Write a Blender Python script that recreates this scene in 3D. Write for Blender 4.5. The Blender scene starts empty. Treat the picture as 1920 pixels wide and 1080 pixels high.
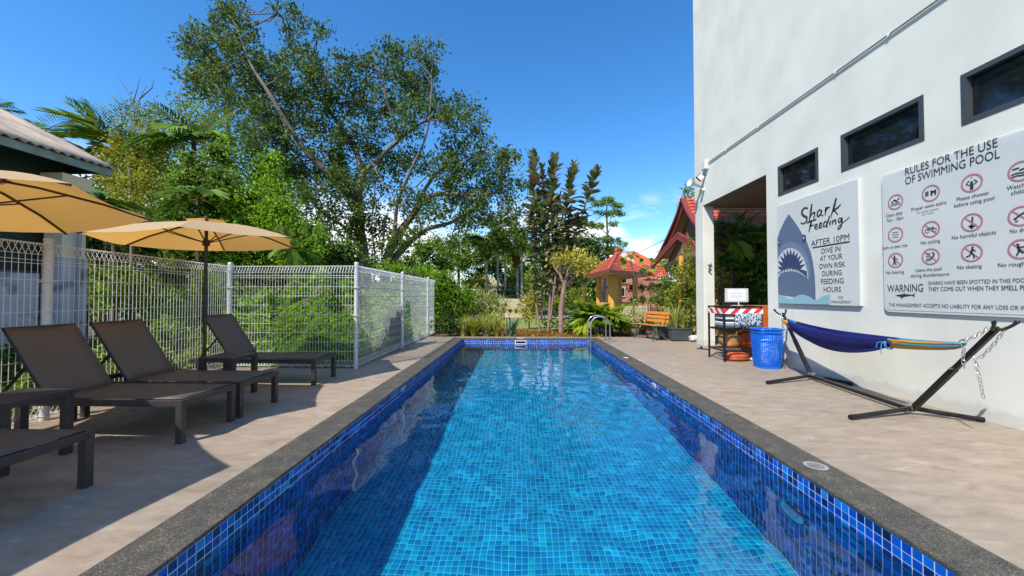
import bpy, math, random
import numpy as np
from mathutils import Vector, Matrix

R = math.radians
sc = bpy.context.scene
COL = sc.collection
rnd = random.Random(7)
rng = np.random.default_rng(7)

# ------------------------------------------------------------------ camera
CH, CF = 1.3, 700.0
cam_d = bpy.data.cameras.new('camera')
cam = bpy.data.objects.new('camera', cam_d)
COL.objects.link(cam)
sc.camera = cam
cam.location = (0, 0, CH)
cam.rotation_euler = (R(90 + 1.23), 0, R(1.23))
cam_d.sensor_width = 36
cam_d.lens = CF / 1920 * 36
cam_d.clip_start = 0.05
cam_d.clip_end = 2000

# ------------------------------------------------------------------ sky, sun, exposure
SX, SY = 0.52, 0.70            # shadow shift on the ground per metre of height
w = bpy.data.worlds.new('World')
sc.world = w
w.use_nodes = True
nt = w.node_tree
bg = nt.nodes['Background']
sky = nt.nodes.new('ShaderNodeTexSky')
sky.sky_type = 'NISHITA'
sky.sun_disc = False
sky.sun_elevation = math.atan2(1, math.hypot(SX, SY))
sky.sun_rotation = math.atan2(-SX, -SY)
sky.altitude = 0
sky.air_density = 1.0
sky.dust_density = 0.0
sky.ozone_density = 5.0
hs = nt.nodes.new('ShaderNodeHueSaturation')
hs.inputs['Saturation'].default_value = 1.24
hs.inputs['Value'].default_value = 1.55
nt.links.new(sky.outputs[0], hs.inputs['Color'])
# small cumulus low over the horizon
tc = nt.nodes.new('ShaderNodeTexCoord')
mp = nt.nodes.new('ShaderNodeMapping')
mp.inputs['Scale'].default_value = (1.0, 1.0, 2.4)
mp.inputs['Location'].default_value = (0.35, 0.0, 0.1)
nz = nt.nodes.new('ShaderNodeTexNoise')
nz.inputs['Scale'].default_value = 3.6
nz.inputs['Detail'].default_value = 9
nz.inputs['Roughness'].default_value = 0.55
rp = nt.nodes.new('ShaderNodeValToRGB')
rp.color_ramp.elements[0].position = 0.45
rp.color_ramp.elements[1].position = 0.56
sp = nt.nodes.new('ShaderNodeSeparateXYZ')
er = nt.nodes.new('ShaderNodeMapRange')
er.inputs['From Min'].default_value = 0.27
er.inputs['From Max'].default_value = 0.17
mu = nt.nodes.new('ShaderNodeMath')
mu.operation = 'MULTIPLY'
mx = nt.nodes.new('ShaderNodeMix')
mx.data_type = 'RGBA'
mx.inputs['B'].default_value = (8.5, 8.8, 9.2, 1)
nt.links.new(tc.outputs['Generated'], mp.inputs[0])
nt.links.new(mp.outputs[0], nz.inputs[0])
nt.links.new(nz.outputs[0], rp.inputs[0])
nt.links.new(tc.outputs['Generated'], sp.inputs[0])
nt.links.new(sp.outputs['Z'], er.inputs['Value'])
nt.links.new(rp.outputs[0], mu.inputs[0])
nt.links.new(er.outputs[0], mu.inputs[1])
nt.links.new(mu.outputs[0], mx.inputs['Factor'])
nt.links.new(hs.outputs[0], mx.inputs['A'])
nt.links.new(mx.outputs['Result'], bg.inputs[0])
bg.inputs[1].default_value = 0.12

sun_d = bpy.data.lights.new('sun', 'SUN')
sun_d.energy = 4.8
sun_d.angle = R(0.5)
sun_d.color = (1.0, 0.93, 0.82)
sun_d.cycles.is_caustics_light = True
sun = bpy.data.objects.new('sun', sun_d)
COL.objects.link(sun)
sun.location = (-5, -2, 9)
sun.rotation_euler = Vector((SX, SY, -1)).to_track_quat('-Z', 'Y').to_euler()

vs = sc.view_settings
vs.view_transform = 'Standard'
vs.look = 'None'
vs.exposure = 0.38
vs.gamma = 1.0
vs.use_curve_mapping = False
sc.cycles.caustics_refractive = True
sc.cycles.caustics_reflective = False
sc.cycles.use_denoising = True
sc.cycles.max_bounces = 10
sc.cycles.transparent_max_bounces = 12
sc.cycles.transmission_bounces = 8
sc.cycles.sample_clamp_indirect = 6

# ------------------------------------------------------------------ helpers
_cm = Matrix.Rotation(R(1.23), 3, 'Z') @ Matrix.Rotation(R(1.23), 3, 'X')

def P(px, py, X=None, Y=None, z=None):
    """where the sight line through a photo point meets a plane of the place"""
    d = _cm @ Vector(((px - 960) / CF, 1.0, (540 - py) / CF))
    if X is not None:
        t = X / d.x
    elif Y is not None:
        t = Y / d.y
    else:
        t = (z - CH) / d.z
    return Vector((d.x * t, d.y * t, CH + d.z * t))

class MB:
    """collects shapes for ONE mesh object"""
    def __init__(s):
        s.v, s.f, s.m = [], [], []
    def add(s, vs_, fs, mi=0):
        b = len(s.v)
        s.v += [tuple(x) for x in vs_]
        s.f += [tuple(b + i for i in f) for f in fs]
        s.m += [mi] * len(fs)
        return s
    def box(s, c, d, rz=0, mi=0, M=None, taper=1.0):
        x, y, z = d[0] / 2, d[1] / 2, d[2] / 2
        vs_ = [Vector((a * x * (taper if k < 0 else 1), b * y * (taper if k < 0 else 1), k * z)) for k in (-1, 1) for b in (-1, 1) for a in (-1, 1)]
        m = Matrix.Translation(c) @ Matrix.Rotation(rz, 4, 'Z')
        if M is not None:
            m = m @ M
        return s.add([m @ v for v in vs_], [(0, 2, 3, 1), (4, 5, 7, 6), (0, 1, 5, 4), (2, 6, 7, 3), (0, 4, 6, 2), (1, 3, 7, 5)], mi)
    def bx(s, x0, x1, y0, y1, z0, z1, mi=0):
        return s.box(((x0 + x1) / 2, (y0 + y1) / 2, (z0 + z1) / 2), (abs(x1 - x0), abs(y1 - y0), abs(z1 - z0)), mi=mi)
    def beam(s, a, b, w_, h_, mi=0, up=(0, 0, 1)):
        a, b = Vector(a), Vector(b)
        d = (b - a).normalized()
        u = Vector(up)
        sd = d.cross(u)
        if sd.length < 1e-4:
            sd = d.cross(Vector((1, 0, 0)))
        sd.normalize()
        u = sd.cross(d)
        vs_ = [p + sd * (i * w_ / 2) + u * (j * h_ / 2) for p in (a, b) for j in (-1, 1) for i in (-1, 1)]
        return s.add(vs_, [(0, 1, 3, 2), (4, 6, 7, 5), (0, 4, 5, 1), (2, 3, 7, 6), (0, 2, 6, 4), (1, 5, 7, 3)], mi)
    def tube(s, pts, r, n=8, mi=0, caps=True, close=False):
        pts = [Vector(p) for p in pts]
        k = len(pts)
        rs = r if isinstance(r, (list, tuple)) else [r] * k
        b = len(s.v)
        ref = Vector((0, 0, 1))
        d0 = (pts[1] - pts[0]).normalized()
        if abs(d0.z) > 0.9:
            ref = Vector((1, 0, 0))
        for i, p in enumerate(pts):
            if close:
                d = pts[(i + 1) % k] - pts[i - 1]
            else:
                d = pts[min(i + 1, k - 1)] - pts[max(i - 1, 0)]
            d.normalize()
            sd = d.cross(ref)
            if sd.length < 1e-3:
                sd = d.cross(Vector((0, 1, 0)))
            sd.normalize()
            u = sd.cross(d)
            ref = u
            for j in range(n):
                a = 2 * math.pi * j / n
                s.v.append(tuple(p + (sd * math.cos(a) + u * math.sin(a)) * rs[i]))
        for i in range(k if close else k - 1):
            i2 = (i + 1) % k
            for j in range(n):
                j2 = (j + 1) % n
                s.f.append((b + i * n + j, b + i * n + j2, b + i2 * n + j2, b + i2 * n + j))
                s.m.append(mi)
        if caps and not close:
            s.f.append(tuple(b + j for j in range(n))[::-1]); s.m.append(mi)
            s.f.append(tuple(b + (k - 1) * n + j for j in range(n))); s.m.append(mi)
        return s
    def lathe(s, prof, c, n=16, mi=0, M=None):
        b = len(s.v)
        for r_, z_ in prof:
            for j in range(n):
                a = 2 * math.pi * j / n
                v = Vector((r_ * math.cos(a), r_ * math.sin(a), z_))
                if M is not None:
                    v = M @ v
                s.v.append(tuple(Vector(c) + v))
        for i in range(len(prof) - 1):
            for j in range(n):
                j2 = (j + 1) % n
                s.f.append((b + i * n + j, b + i * n + j2, b + (i + 1) * n + j2, b + (i + 1) * n + j)); s.m.append(mi)
        s.f.append(tuple(b + j for j in range(n))[::-1]); s.m.append(mi)
        s.f.append(tuple(b + (len(prof) - 1) * n + j for j in range(n))); s.m.append(mi)
        return s
    def prism(s, poly, fn, mi=0):
        """flat polygon given in 2-D, placed by fn(u, v, k) with k 0/1 for back and front"""
        n = len(poly)
        vs_ = [fn(u, v, 0) for u, v in poly] + [fn(u, v, 1) for u, v in poly]
        fs = [tuple(range(n))[::-1], tuple(range(n, 2 * n))] + [(i, (i + 1) % n, n + (i + 1) % n, n + i) for i in range(n)]
        return s.add(vs_, fs, mi)
    def mesh(s, name, mats, smooth=False, bevel=0):
        me = bpy.data.meshes.new(name)
        me.from_pydata(s.v, [], s.f)
        for m in (mats if isinstance(mats, (list, tuple)) else [mats]):
            me.materials.append(m)
        if any(s.m):
            me.polygons.foreach_set('material_index', s.m)
        if smooth:
            me.shade_smooth()
            try:
                me.set_sharp_from_angle(angle=R(40))
            except Exception:
                pass
        return me
    def build(s, name, mats, parent=None, smooth=False, bevel=0, **kw):
        o = link(name, s.mesh(name, mats, smooth), parent, **kw)
        if bevel:
            b = o.modifiers.new('bevel', 'BEVEL')
            b.width = bevel
            b.segments = 2
            b.limit_method = 'ANGLE'
            b.angle_limit = R(40)
        return o

def link(name, data, parent=None, loc=None, rot=None, scale=None, label=None, cat=None, group=None, kind=None):
    o = bpy.data.objects.new(name, data)
    COL.objects.link(o)
    if parent is not None:
        o.parent = parent
    if loc is not None:
        o.location = loc
    if rot is not None:
        o.rotation_euler = rot
    if scale is not None:
        o.scale = scale if isinstance(scale, (tuple, list, Vector)) else (scale,) * 3
    for k, v in (('label', label), ('category', cat), ('group', group), ('kind', kind)):
        if v:
            o[k] = v
    return o

def thing(name, label, cat, loc=(0, 0, 0), rz=0, group=None):
    return link(name, None, loc=loc, rot=(0, 0, rz), label=label, cat=cat, group=group)

def copy_tree(o, parent=None):
    c = o.copy()
    COL.objects.link(c)
    c.parent = parent
    for ch in list(o.children):
        copy_tree(ch, c)
    return c

# ------------------------------------------------------------------ materials
def newmat(name):
    m = bpy.data.materials.new(name)
    m.use_nodes = True
    return m, m.node_tree, m.node_tree.nodes['Principled BSDF']

def ramp(n, stops):
    r = n.nodes.new('ShaderNodeValToRGB')
    while len(r.color_ramp.elements) < len(stops):
        r.color_ramp.elements.new(0.5)
    for e, (p, c) in zip(r.color_ramp.elements, stops):
        e.position = p
        e.color = (*c, 1)
    return r

def mat(name, c, rough=0.5, metal=0.0, c2=None, scale=8.0, bump=0.0, bscale=60.0, detail=6, stretch=None, spec=0.5, lo=0.35, hi=0.65):
    m, n, b = newmat(name)
    b.inputs['Base Color'].default_value = (*c, 1)
    b.inputs['Roughness'].default_value = rough
    b.inputs['Metallic'].default_value = metal
    b.inputs['Specular IOR Level'].default_value = spec
    if c2 or bump:
        t = n.nodes.new('ShaderNodeTexCoord')
        mpp = n.nodes.new('ShaderNodeMapping')
        if stretch:
            mpp.inputs['Scale'].default_value = stretch
        n.links.new(t.outputs['Object'], mpp.inputs[0])
    if c2:
        z = n.nodes.new('ShaderNodeTexNoise')
        z.inputs['Scale'].default_value = scale
        z.inputs['Detail'].default_value = detail
        n.links.new(mpp.outputs[0], z.inputs[0])
        r = ramp(n, [(lo, c), (hi, c2)])
        n.links.new(z.outputs[0], r.inputs[0])
        n.links.new(r.outputs[0], b.inputs['Base Color'])
    if bump:
        z2 = n.nodes.new('ShaderNodeTexNoise')
        z2.inputs['Scale'].default_value = bscale
        z2.inputs['Detail'].default_value = 8
        n.links.new(mpp.outputs[0], z2.inputs[0])
        bp = n.nodes.new('ShaderNodeBump')
        bp.inputs['Strength'].default_value = bump
        bp.inputs['Distance'].default_value = 0.01
        n.links.new(z2.outputs[0], bp.inputs['Height'])
        n.links.new(bp.outputs[0], b.inputs['Normal'])
    return m

def leafmat(name, cols, trans=0.35, rough=0.45, src='island'):
    m, n, b = newmat(name)
    b.inputs['Roughness'].default_value = rough
    b.inputs['Specular IOR Level'].default_value = 0.22
    if src == 'island':
        g = n.nodes.new('ShaderNodeNewGeometry')
        out = g.outputs['Random Per Island']
    else:
        g = n.nodes.new('ShaderNodeObjectInfo')
        out = g.outputs['Random']
    k = len(cols)
    r = ramp(n, [(i / (k - 1) if k > 1 else 0, c) for i, c in enumerate(cols)])
    n.links.new(out, r.inputs[0])
    # a slow drift of tone through the crown so that whole boughs differ
    t = n.nodes.new('ShaderNodeTexCoord')
    z = n.nodes.new('ShaderNodeTexNoise')
    z.inputs['Scale'].default_value = 0.9
    z.inputs['Detail'].default_value = 3
    n.links.new(t.outputs['Object'], z.inputs[0])
    mr = n.nodes.new('ShaderNodeMapRange')
    mr.inputs['From Min'].default_value = 0.3
    mr.inputs['From Max'].default_value = 0.7
    mr.inputs['To Min'].default_value = 0.75
    mr.inputs['To Max'].default_value = 1.3
    n.links.new(z.outputs[0], mr.inputs[0])
    h = n.nodes.new('ShaderNodeHueSaturation')
    n.links.new(r.outputs[0], h.inputs['Color'])
    n.links.new(mr.outputs[0], h.inputs['Value'])
    n.links.new(h.outputs[0], b.inputs['Base Color'])
    tr = n.nodes.new('ShaderNodeBsdfTranslucent')
    g2 = n.nodes.new('ShaderNodeHueSaturation')
    g2.inputs['Value'].default_value = 1.5
    g2.inputs['Hue'].default_value = 0.485
    n.links.new(h.outputs[0], g2.inputs['Color'])
    n.links.new(g2.outputs[0], tr.inputs[0])
    ms = n.nodes.new('ShaderNodeMixShader')
    ms.inputs[0].default_value = trans
    n.links.new(b.outputs[0], ms.inputs[1])
    n.links.new(tr.outputs[0], ms.inputs[2])
    n.links.new(ms.outputs[0], n.nodes['Material Output'].inputs[0])
    return m

M = {}
M['white_wall'] = mat('white_plaster', (0.64, 0.645, 0.57), 0.75, c2=(0.72, 0.725, 0.65), scale=1.3, bump=0.12, bscale=30, spec=0.2)
m = M['white_wall']; n = m.node_tree; b = n.nodes['Principled BSDF']
t = n.nodes.new('ShaderNodeTexCoord'); mp_ = n.nodes.new('ShaderNodeMapping'); mp_.inputs['Scale'].default_value = (1.5, 1.5, 0.22)
z_ = n.nodes.new('ShaderNodeTexNoise'); z_.inputs['Scale'].default_value = 2.2; z_.inputs['Detail'].default_value = 9; z_.inputs['Roughness'].default_value = 0.6
n.links.new(t.outputs['Object'], mp_.inputs[0]); n.links.new(mp_.outputs[0], z_.inputs[0])
rz_ = ramp(n, [(0.30, (0.965, 0.963, 0.958)), (0.48, (1, 1, 1)), (0.9, (1.0, 1.0, 1.0))]); n.links.new(z_.outputs[0], rz_.inputs[0])
sp_ = n.nodes.new('ShaderNodeSeparateXYZ'); n.links.new(t.outputs['Object'], sp_.inputs[0])
z4 = n.nodes.new('ShaderNodeTexNoise'); z4.inputs['Scale'].default_value = 7; z4.inputs['Detail'].default_value = 6; n.links.new(t.outputs['Object'], z4.inputs[0])
m4 = n.nodes.new('ShaderNodeMath'); m4.operation = 'MULTIPLY_ADD'; m4.inputs[1].default_value = -0.22; n.links.new(z4.outputs[0], m4.inputs[0]); n.links.new(sp_.outputs['Z'], m4.inputs[2])
rb_ = ramp(n, [(0.0, (0.86, 0.845, 0.82)), (0.05, (1, 1, 1))]); n.links.new(m4.outputs[0], rb_.inputs[0])
src = b.inputs['Base Color'].links[0].from_socket
for rr_ in (rz_, rb_):
    x_ = n.nodes.new('ShaderNodeMix'); x_.data_type = 'RGBA'; x_.blend_type = 'MULTIPLY'; x_.inputs['Factor'].default_value = 1
    n.links.new(src, x_.inputs['A']); n.links.new(rr_.outputs[0], x_.inputs['B']); src = x_.outputs['Result']
n.links.new(src, b.inputs['Base Color'])
M['brown_soffit'] = mat('brown_soffit', (0.16, 0.11, 0.09), 0.7)
M['charcoal'] = mat('charcoal_powdercoat', (0.035, 0.03, 0.033), 0.38, c2=(0.05, 0.043, 0.045), scale=14)
M['frame_grey'] = mat('dark_grey_aluminium', (0.055, 0.06, 0.068), 0.4)
M['black'] = mat('black_paint', (0.008, 0.008, 0.009), 0.35, c2=(0.013, 0.013, 0.013), scale=9, spec=0.35)
M['umb_pole'] = mat('dark_umbrella_pole', (0.02, 0.02, 0.02), 0.4)
M['rib'] = mat('brown_rib', (0.05, 0.02, 0.015), 0.45)
M['galv'] = mat('galvanised_steel', (0.56, 0.58, 0.60), 0.45, 0.2, c2=(0.64, 0.66, 0.68), scale=20)
M['chrome'] = mat('polished_steel', (0.75, 0.76, 0.78), 0.12, 1.0)
M['chain'] = mat('chain_steel', (0.55, 0.55, 0.55), 0.3, 0.9)
M['board'] = mat('board_white', (0.54, 0.57, 0.55), 0.35, spec=0.4, c2=(0.58, 0.605, 0.585), scale=2)
M['board_edge'] = mat('board_edge_white', (0.60, 0.61, 0.59), 0.5)
M['ink'] = mat('black_print', (0.03, 0.032, 0.036), 0.5)
M['ink_soft'] = mat('grey_print', (0.07, 0.075, 0.08), 0.5)
M['pink'] = mat('faded_red_print', (0.42, 0.17, 0.20), 0.5)
M['shark'] = mat('shark_blue_print', (0.10, 0.145, 0.23), 0.5)
M['shark_light'] = mat('pale_shark_print', (0.15, 0.20, 0.29), 0.5)
M['shark_mouth'] = mat('mouth_print', (0.035, 0.055, 0.13), 0.5)
M['shark_white'] = mat('tooth_print', (0.52, 0.56, 0.57), 0.5)
M['wave'] = mat('wave_print', (0.24, 0.44, 0.49), 0.5)
M['orange_wood'] = mat('orange_stained_wood', (0.50, 0.16, 0.025), 0.4, c2=(0.62, 0.23, 0.04), scale=9, stretch=(1, 6, 6))
M['green_metal'] = mat('green_metal', (0.02, 0.07, 0.05), 0.4)
M['orange_box'] = mat('orange_panel', (0.48, 0.10, 0.02), 0.45, c2=(0.58, 0.15, 0.04), scale=3)
M['red_cloth'] = mat('red_cloth', (0.42, 0.05, 0.03), 0.8, c2=(0.50, 0.12, 0.03), scale=7)
M['tan_cloth'] = mat('tan_cloth', (0.35, 0.16, 0.05), 0.8, c2=(0.45, 0.22, 0.07), scale=9)
M['navy'] = mat('navy_cloth', (0.01, 0.014, 0.05), 0.7)
M['blue_plastic'] = mat('blue_plastic', (0.0, 0.13, 0.62), 0.3)
M['pot'] = mat('grey_planter', (0.045, 0.055, 0.06), 0.5, c2=(0.07, 0.08, 0.085), scale=6)
M['stone'] = mat('white_stone', (0.45, 0.43, 0.40), 0.8, c2=(0.62, 0.60, 0.57), scale=14, bump=0.4, bscale=20)
M['gold_paint'] = mat('yellow_paint', (0.62, 0.30, 0.04), 0.6, c2=(0.70, 0.36, 0.06), scale=2)
M['yellow_wall'] = mat('yellow_wall_paint', (0.60, 0.36, 0.08), 0.7, c2=(0.68, 0.44, 0.12), scale=2)
M['salmon'] = mat('salmon_wall_paint', (0.50, 0.20, 0.15), 0.7)
M['cream'] = mat('cream_paint', (0.55, 0.46, 0.30), 0.75, c2=(0.48, 0.40, 0.27), scale=2.5)
M['peeling'] = mat('peeling_white_paint', (0.50, 0.52, 0.56), 0.8, c2=(0.18, 0.18, 0.19), scale=3.0, lo=0.55, hi=0.72)
M['dark_green_wall'] = mat('dark_green_boards', (0.012, 0.035, 0.03), 0.7)
M['teal_trim'] = mat('pale_teal_trim', (0.24, 0.31, 0.27), 0.65, c2=(0.16, 0.21, 0.18), scale=5)
M['mauve_wall'] = mat('mauve_grey_wall', (0.16, 0.13, 0.17), 0.8, c2=(0.10, 0.08, 0.10), scale=2)
M['corrugated'] = mat('weathered_fibre_cement', (0.30, 0.24, 0.18), 0.85, c2=(0.46, 0.38, 0.29), scale=2.2, bump=0.3, bscale=15)
M['red_tile'] = mat('red_roof_tile', (0.44, 0.075, 0.04), 0.65, c2=(0.55, 0.13, 0.07), scale=5, spec=0.25)
M['orange_tile'] = mat('orange_roof_tile', (0.60, 0.15, 0.045), 0.6, c2=(0.68, 0.21, 0.07), scale=5)
M['barge'] = mat('maroon_barge_board', (0.23, 0.045, 0.04), 0.55)
M['soffit'] = mat('cream_soffit', (0.50, 0.36, 0.24), 0.7)
M['dark_glass'] = mat('window_glass', (0.008, 0.01, 0.013), 0.04, spec=0.9)
M['gable'] = mat('brown_gable_boards', (0.22, 0.14, 0.09), 0.7)
M['white_paint'] = mat('white_paint', (0.78, 0.78, 0.76), 0.5)
M['cream_plastic'] = mat('cream_plastic', (0.66, 0.62, 0.54), 0.5)
M['pipe'] = mat('grey_conduit', (0.30, 0.32, 0.33), 0.5)
M['bark'] = mat('pale_grey_bark', (0.13, 0.105, 0.078), 0.85, c2=(0.20, 0.165, 0.125), scale=5, bump=0.6, bscale=12, stretch=(1, 1, 0.4))
M['dark_bark'] = mat('dark_bark', (0.075, 0.055, 0.04), 0.9, c2=(0.13, 0.10, 0.075), scale=6, bump=0.6, bscale=14)
M['pink_bark'] = mat('pinkish_bark', (0.22, 0.12, 0.10), 0.8, c2=(0.34, 0.21, 0.17), scale=8, bump=0.4)
M['palm_trunk'] = mat('pale_palm_trunk', (0.40, 0.38, 0.34), 0.8, c2=(0.28, 0.26, 0.22), scale=9, stretch=(0.5, 0.5, 3))
M['grout'] = mat('pale_grout', (0.60, 0.66, 0.66), 0.7)
M['grout_floor'] = mat('floor_grout', (0.05, 0.50, 0.60), 0.7)

# umbrella cloth: lets sunlight glow through
m, n, b = newmat('ochre_canvas')
b.inputs['Base Color'].default_value = (0.68, 0.50, 0.29, 1)
b.inputs['Roughness'].default_value = 0.8
tr = n.nodes.new('ShaderNodeBsdfTranslucent'); tr.inputs[0].default_value = (0.78, 0.40, 0.08, 1)
ms = n.nodes.new('ShaderNodeMixShader'); ms.inputs[0].default_value = 0.42
n.links.new(b.outputs[0], ms.inputs[1]); n.links.new(tr.outputs[0], ms.inputs[2]); n.links.new(ms.outputs[0], n.nodes['Material Output'].inputs[0])
M['canvas'] = m
# sling mesh fabric
m, n, b = newmat('taupe_sling_mesh')
t = n.nodes.new('ShaderNodeTexCoord')
wv = n.nodes.new('ShaderNodeTexWave'); wv.inputs['Scale'].default_value = 55; wv.inputs['Distortion'].default_value = 1.5
n.links.new(t.outputs['Object'], wv.inputs[0])
r_ = ramp(n, [(0.2, (0.085, 0.066, 0.054)), (0.8, (0.115, 0.09, 0.074))])
n.links.new(wv.outputs[0], r_.inputs[0]); n.links.new(r_.outputs[0], b.inputs['Base Color'])
b.inputs['Roughness'].default_value = 0.55
M['sling'] = m

def tile_material(name, stops, src):
    m, n, b = newmat(name)
    if src == 'island':
        g = n.nodes.new('ShaderNodeNewGeometry'); out = g.outputs['Random Per Island']
    else:
        g = n.nodes.new('ShaderNodeObjectInfo'); out = g.outputs['Random']
    r = ramp(n, stops)
    n.links.new(out, r.inputs[0])
    n.links.new(r.outputs[0], b.inputs['Base Color'])
    b.inputs['Roughness'].default_value = 0.08
    return m
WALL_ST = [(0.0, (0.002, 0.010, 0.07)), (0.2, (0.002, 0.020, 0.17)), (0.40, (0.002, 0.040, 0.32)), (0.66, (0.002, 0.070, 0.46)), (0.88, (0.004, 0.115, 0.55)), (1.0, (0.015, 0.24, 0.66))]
FLOOR_ST = [(0.0, (0.0, 0.155, 0.43)), (0.3, (0.0, 0.20, 0.50)), (0.6, (0.0, 0.245, 0.55)), (0.85, (0.0, 0.30, 0.60)), (1.0, (0.002, 0.40, 0.64))]  # same tile mix lightened: sun and water scatter put into the colour
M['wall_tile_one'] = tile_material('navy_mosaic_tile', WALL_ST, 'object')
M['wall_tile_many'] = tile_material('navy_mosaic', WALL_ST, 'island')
M['floor_tile_one'] = tile_material('sunlit_mosaic_tile', FLOOR_ST, 'object')
M['floor_tile_many'] = tile_material('sunlit_mosaic', FLOOR_ST, 'island')

# deck concrete
m, n, b = newmat('trowelled_beige_concrete')
t = n.nodes.new('ShaderNodeTexCoord')
mpp = n.nodes.new('ShaderNodeMapping'); mpp.inputs['Scale'].default_value = (1.0, 2.6, 1); mpp.inputs['Rotation'].default_value = (0, 0, 0.45)
n.links.new(t.outputs['Object'], mpp.inputs[0])
z1 = n.nodes.new('ShaderNodeTexNoise'); z1.inputs['Scale'].default_value = 3.6; z1.inputs['Detail'].default_value = 12; z1.inputs['Roughness'].default_value = 0.70; z1.inputs['Distortion'].default_value = 0.6
n.links.new(mpp.outputs[0], z1.inputs[0])
r1 = ramp(n, [(0.28, (0.205, 0.165, 0.128)), (0.46, (0.285, 0.235, 0.185)), (0.60, (0.33, 0.28, 0.225)), (0.74, (0.45, 0.40, 0.34))])
n.links.new(z1.outputs[0], r1.inputs[0])
z2 = n.nodes.new('ShaderNodeTexNoise'); z2.inputs['Scale'].default_value = 0.55; z2.inputs['Detail'].default_value = 4
n.links.new(t.outputs['Object'], z2.inputs[0])
r2 = ramp(n, [(0.35, (0.93, 0.92, 0.90)), (0.65, (1.14, 1.07, 1.0))])
n.links.new(z2.outputs[0], r2.inputs[0])
mm = n.nodes.new('ShaderNodeMix'); mm.data_type = 'RGBA'; mm.blend_type = 'MULTIPLY'; mm.inputs['Factor'].default_value = 1
n.links.new(r1.outputs[0], mm.inputs['A']); n.links.new(r2.outputs[0], mm.inputs['B'])
n.links.new(mm.outputs['Result'], b.inputs['Base Color'])
b.inputs['Roughness'].default_value = 0.62
bp = n.nodes.new('ShaderNodeBump'); bp.inputs['Strength'].default_value = 0.15; bp.inputs['Distance'].default_value = 0.01
n.links.new(z1.outputs[0], bp.inputs['Height']); n.links.new(bp.outputs[0], b.inputs['Normal'])
M['deck'] = m
# coping: dark washed aggregate
m, n, b = newmat('dark_washed_aggregate')
t = n.nodes.new('ShaderNodeTexCoord')
v1 = n.nodes.new('ShaderNodeTexVoronoi'); v1.inputs['Scale'].default_value = 210
n.links.new(t.outputs['Object'], v1.inputs[0])
rr = ramp(n, [(0.0, (0.035, 0.034, 0.031)), (0.55, (0.062, 0.060, 0.053)), (0.88, (0.10, 0.094, 0.08)), (1.0, (0.22, 0.20, 0.17))])
sx_ = n.nodes.new('ShaderNodeSeparateColor')
n.links.new(v1.outputs['Color'], sx_.inputs[0]); n.links.new(sx_.outputs[0], rr.inputs[0])
z3 = n.nodes.new('ShaderNodeTexNoise'); z3.inputs['Scale'].default_value = 6; z3.inputs['Detail'].default_value = 12; z3.inputs['Roughness'].default_value = 0.68
n.links.new(t.outputs['Object'], z3.inputs[0])
r3 = ramp(n, [(0.34, (0.72, 0.74, 0.78)), (0.5, (1.0, 0.97, 0.92)), (0.68, (1.75, 1.55, 1.28))])
n.links.new(z3.outputs[0], r3.inputs[0])
mm = n.nodes.new('ShaderNodeMix'); mm.data_type = 'RGBA'; mm.blend_type = 'MULTIPLY'; mm.inputs['Factor'].default_value = 1
n.links.new(rr.outputs[0], mm.inputs['A']); n.links.new(r3.outputs[0], mm.inputs['B'])
n.links.new(mm.outputs['Result'], b.inputs['Base Color'])
b.inputs['Roughness'].default_value = 0.7
bp = n.nodes.new('ShaderNodeBump'); bp.inputs['Strength'].default_value = 0.5; bp.inputs['Distance'].default_value = 0.003
n.links.new(v1.outputs['Distance'], bp.inputs['Height']); n.links.new(bp.outputs[0], b.inputs['Normal'])
M['coping'] = m
# water
m, n, b = newmat('pool_water')
b.inputs['Base Color'].default_value = (0.80, 0.97, 1.0, 1)
b.inputs['Roughness'].default_value = 0.0
b.inputs['IOR'].default_value = 1.33
b.inputs['Transmission Weight'].default_value = 1.0
M['water'] = m
M['soil'] = mat('reddish_mulch', (0.10, 0.05, 0.03), 0.95, c2=(0.22, 0.13, 0.09), scale=9, bump=0.7, bscale=25)
M['lawn'] = mat('lawn_ground', (0.14, 0.20, 0.04), 0.95, c2=(0.24, 0.27, 0.08), scale=6)
M['path'] = mat('pale_path', (0.45, 0.36, 0.24), 0.9, c2=(0.52, 0.43, 0.30), scale=4)
M['earth'] = mat('garden_earth', (0.07, 0.075, 0.03), 0.95, c2=(0.12, 0.11, 0.05), scale=2)

# ------------------------------------------------------------------ ground, deck, pool
XL, XR, YF, YN = -1.733, 2.067, 11.3, -2.0      # inner faces of the pool
OL, OR_, OF = -2.05, 2.385, 11.62               # outer edge of the coping
WZ, FZ = -0.15, -1.43
TS = 0.054
WALLX = 4.86

def sheet(name, quads, m_, z, **kw):
    b_ = MB()
    for x0, x1, y0, y1 in quads:
        b_.add([(x0, y0, z), (x1, y0, z), (x1, y1, z), (x0, y1, z)], [(0, 1, 2, 3)])
    return b_.build(name, m_, kind='structure', **kw)

def ring(x0, x1, y0, y1, X0, X1, Y0, Y1):
    """rectangle X0..Y1 with the hole x0..y1"""
    return [(X0, X1, Y0, y0), (X0, x0, y0, y1), (x1, X1, y0, y1), (X0, X1, y1, Y1)]

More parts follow.
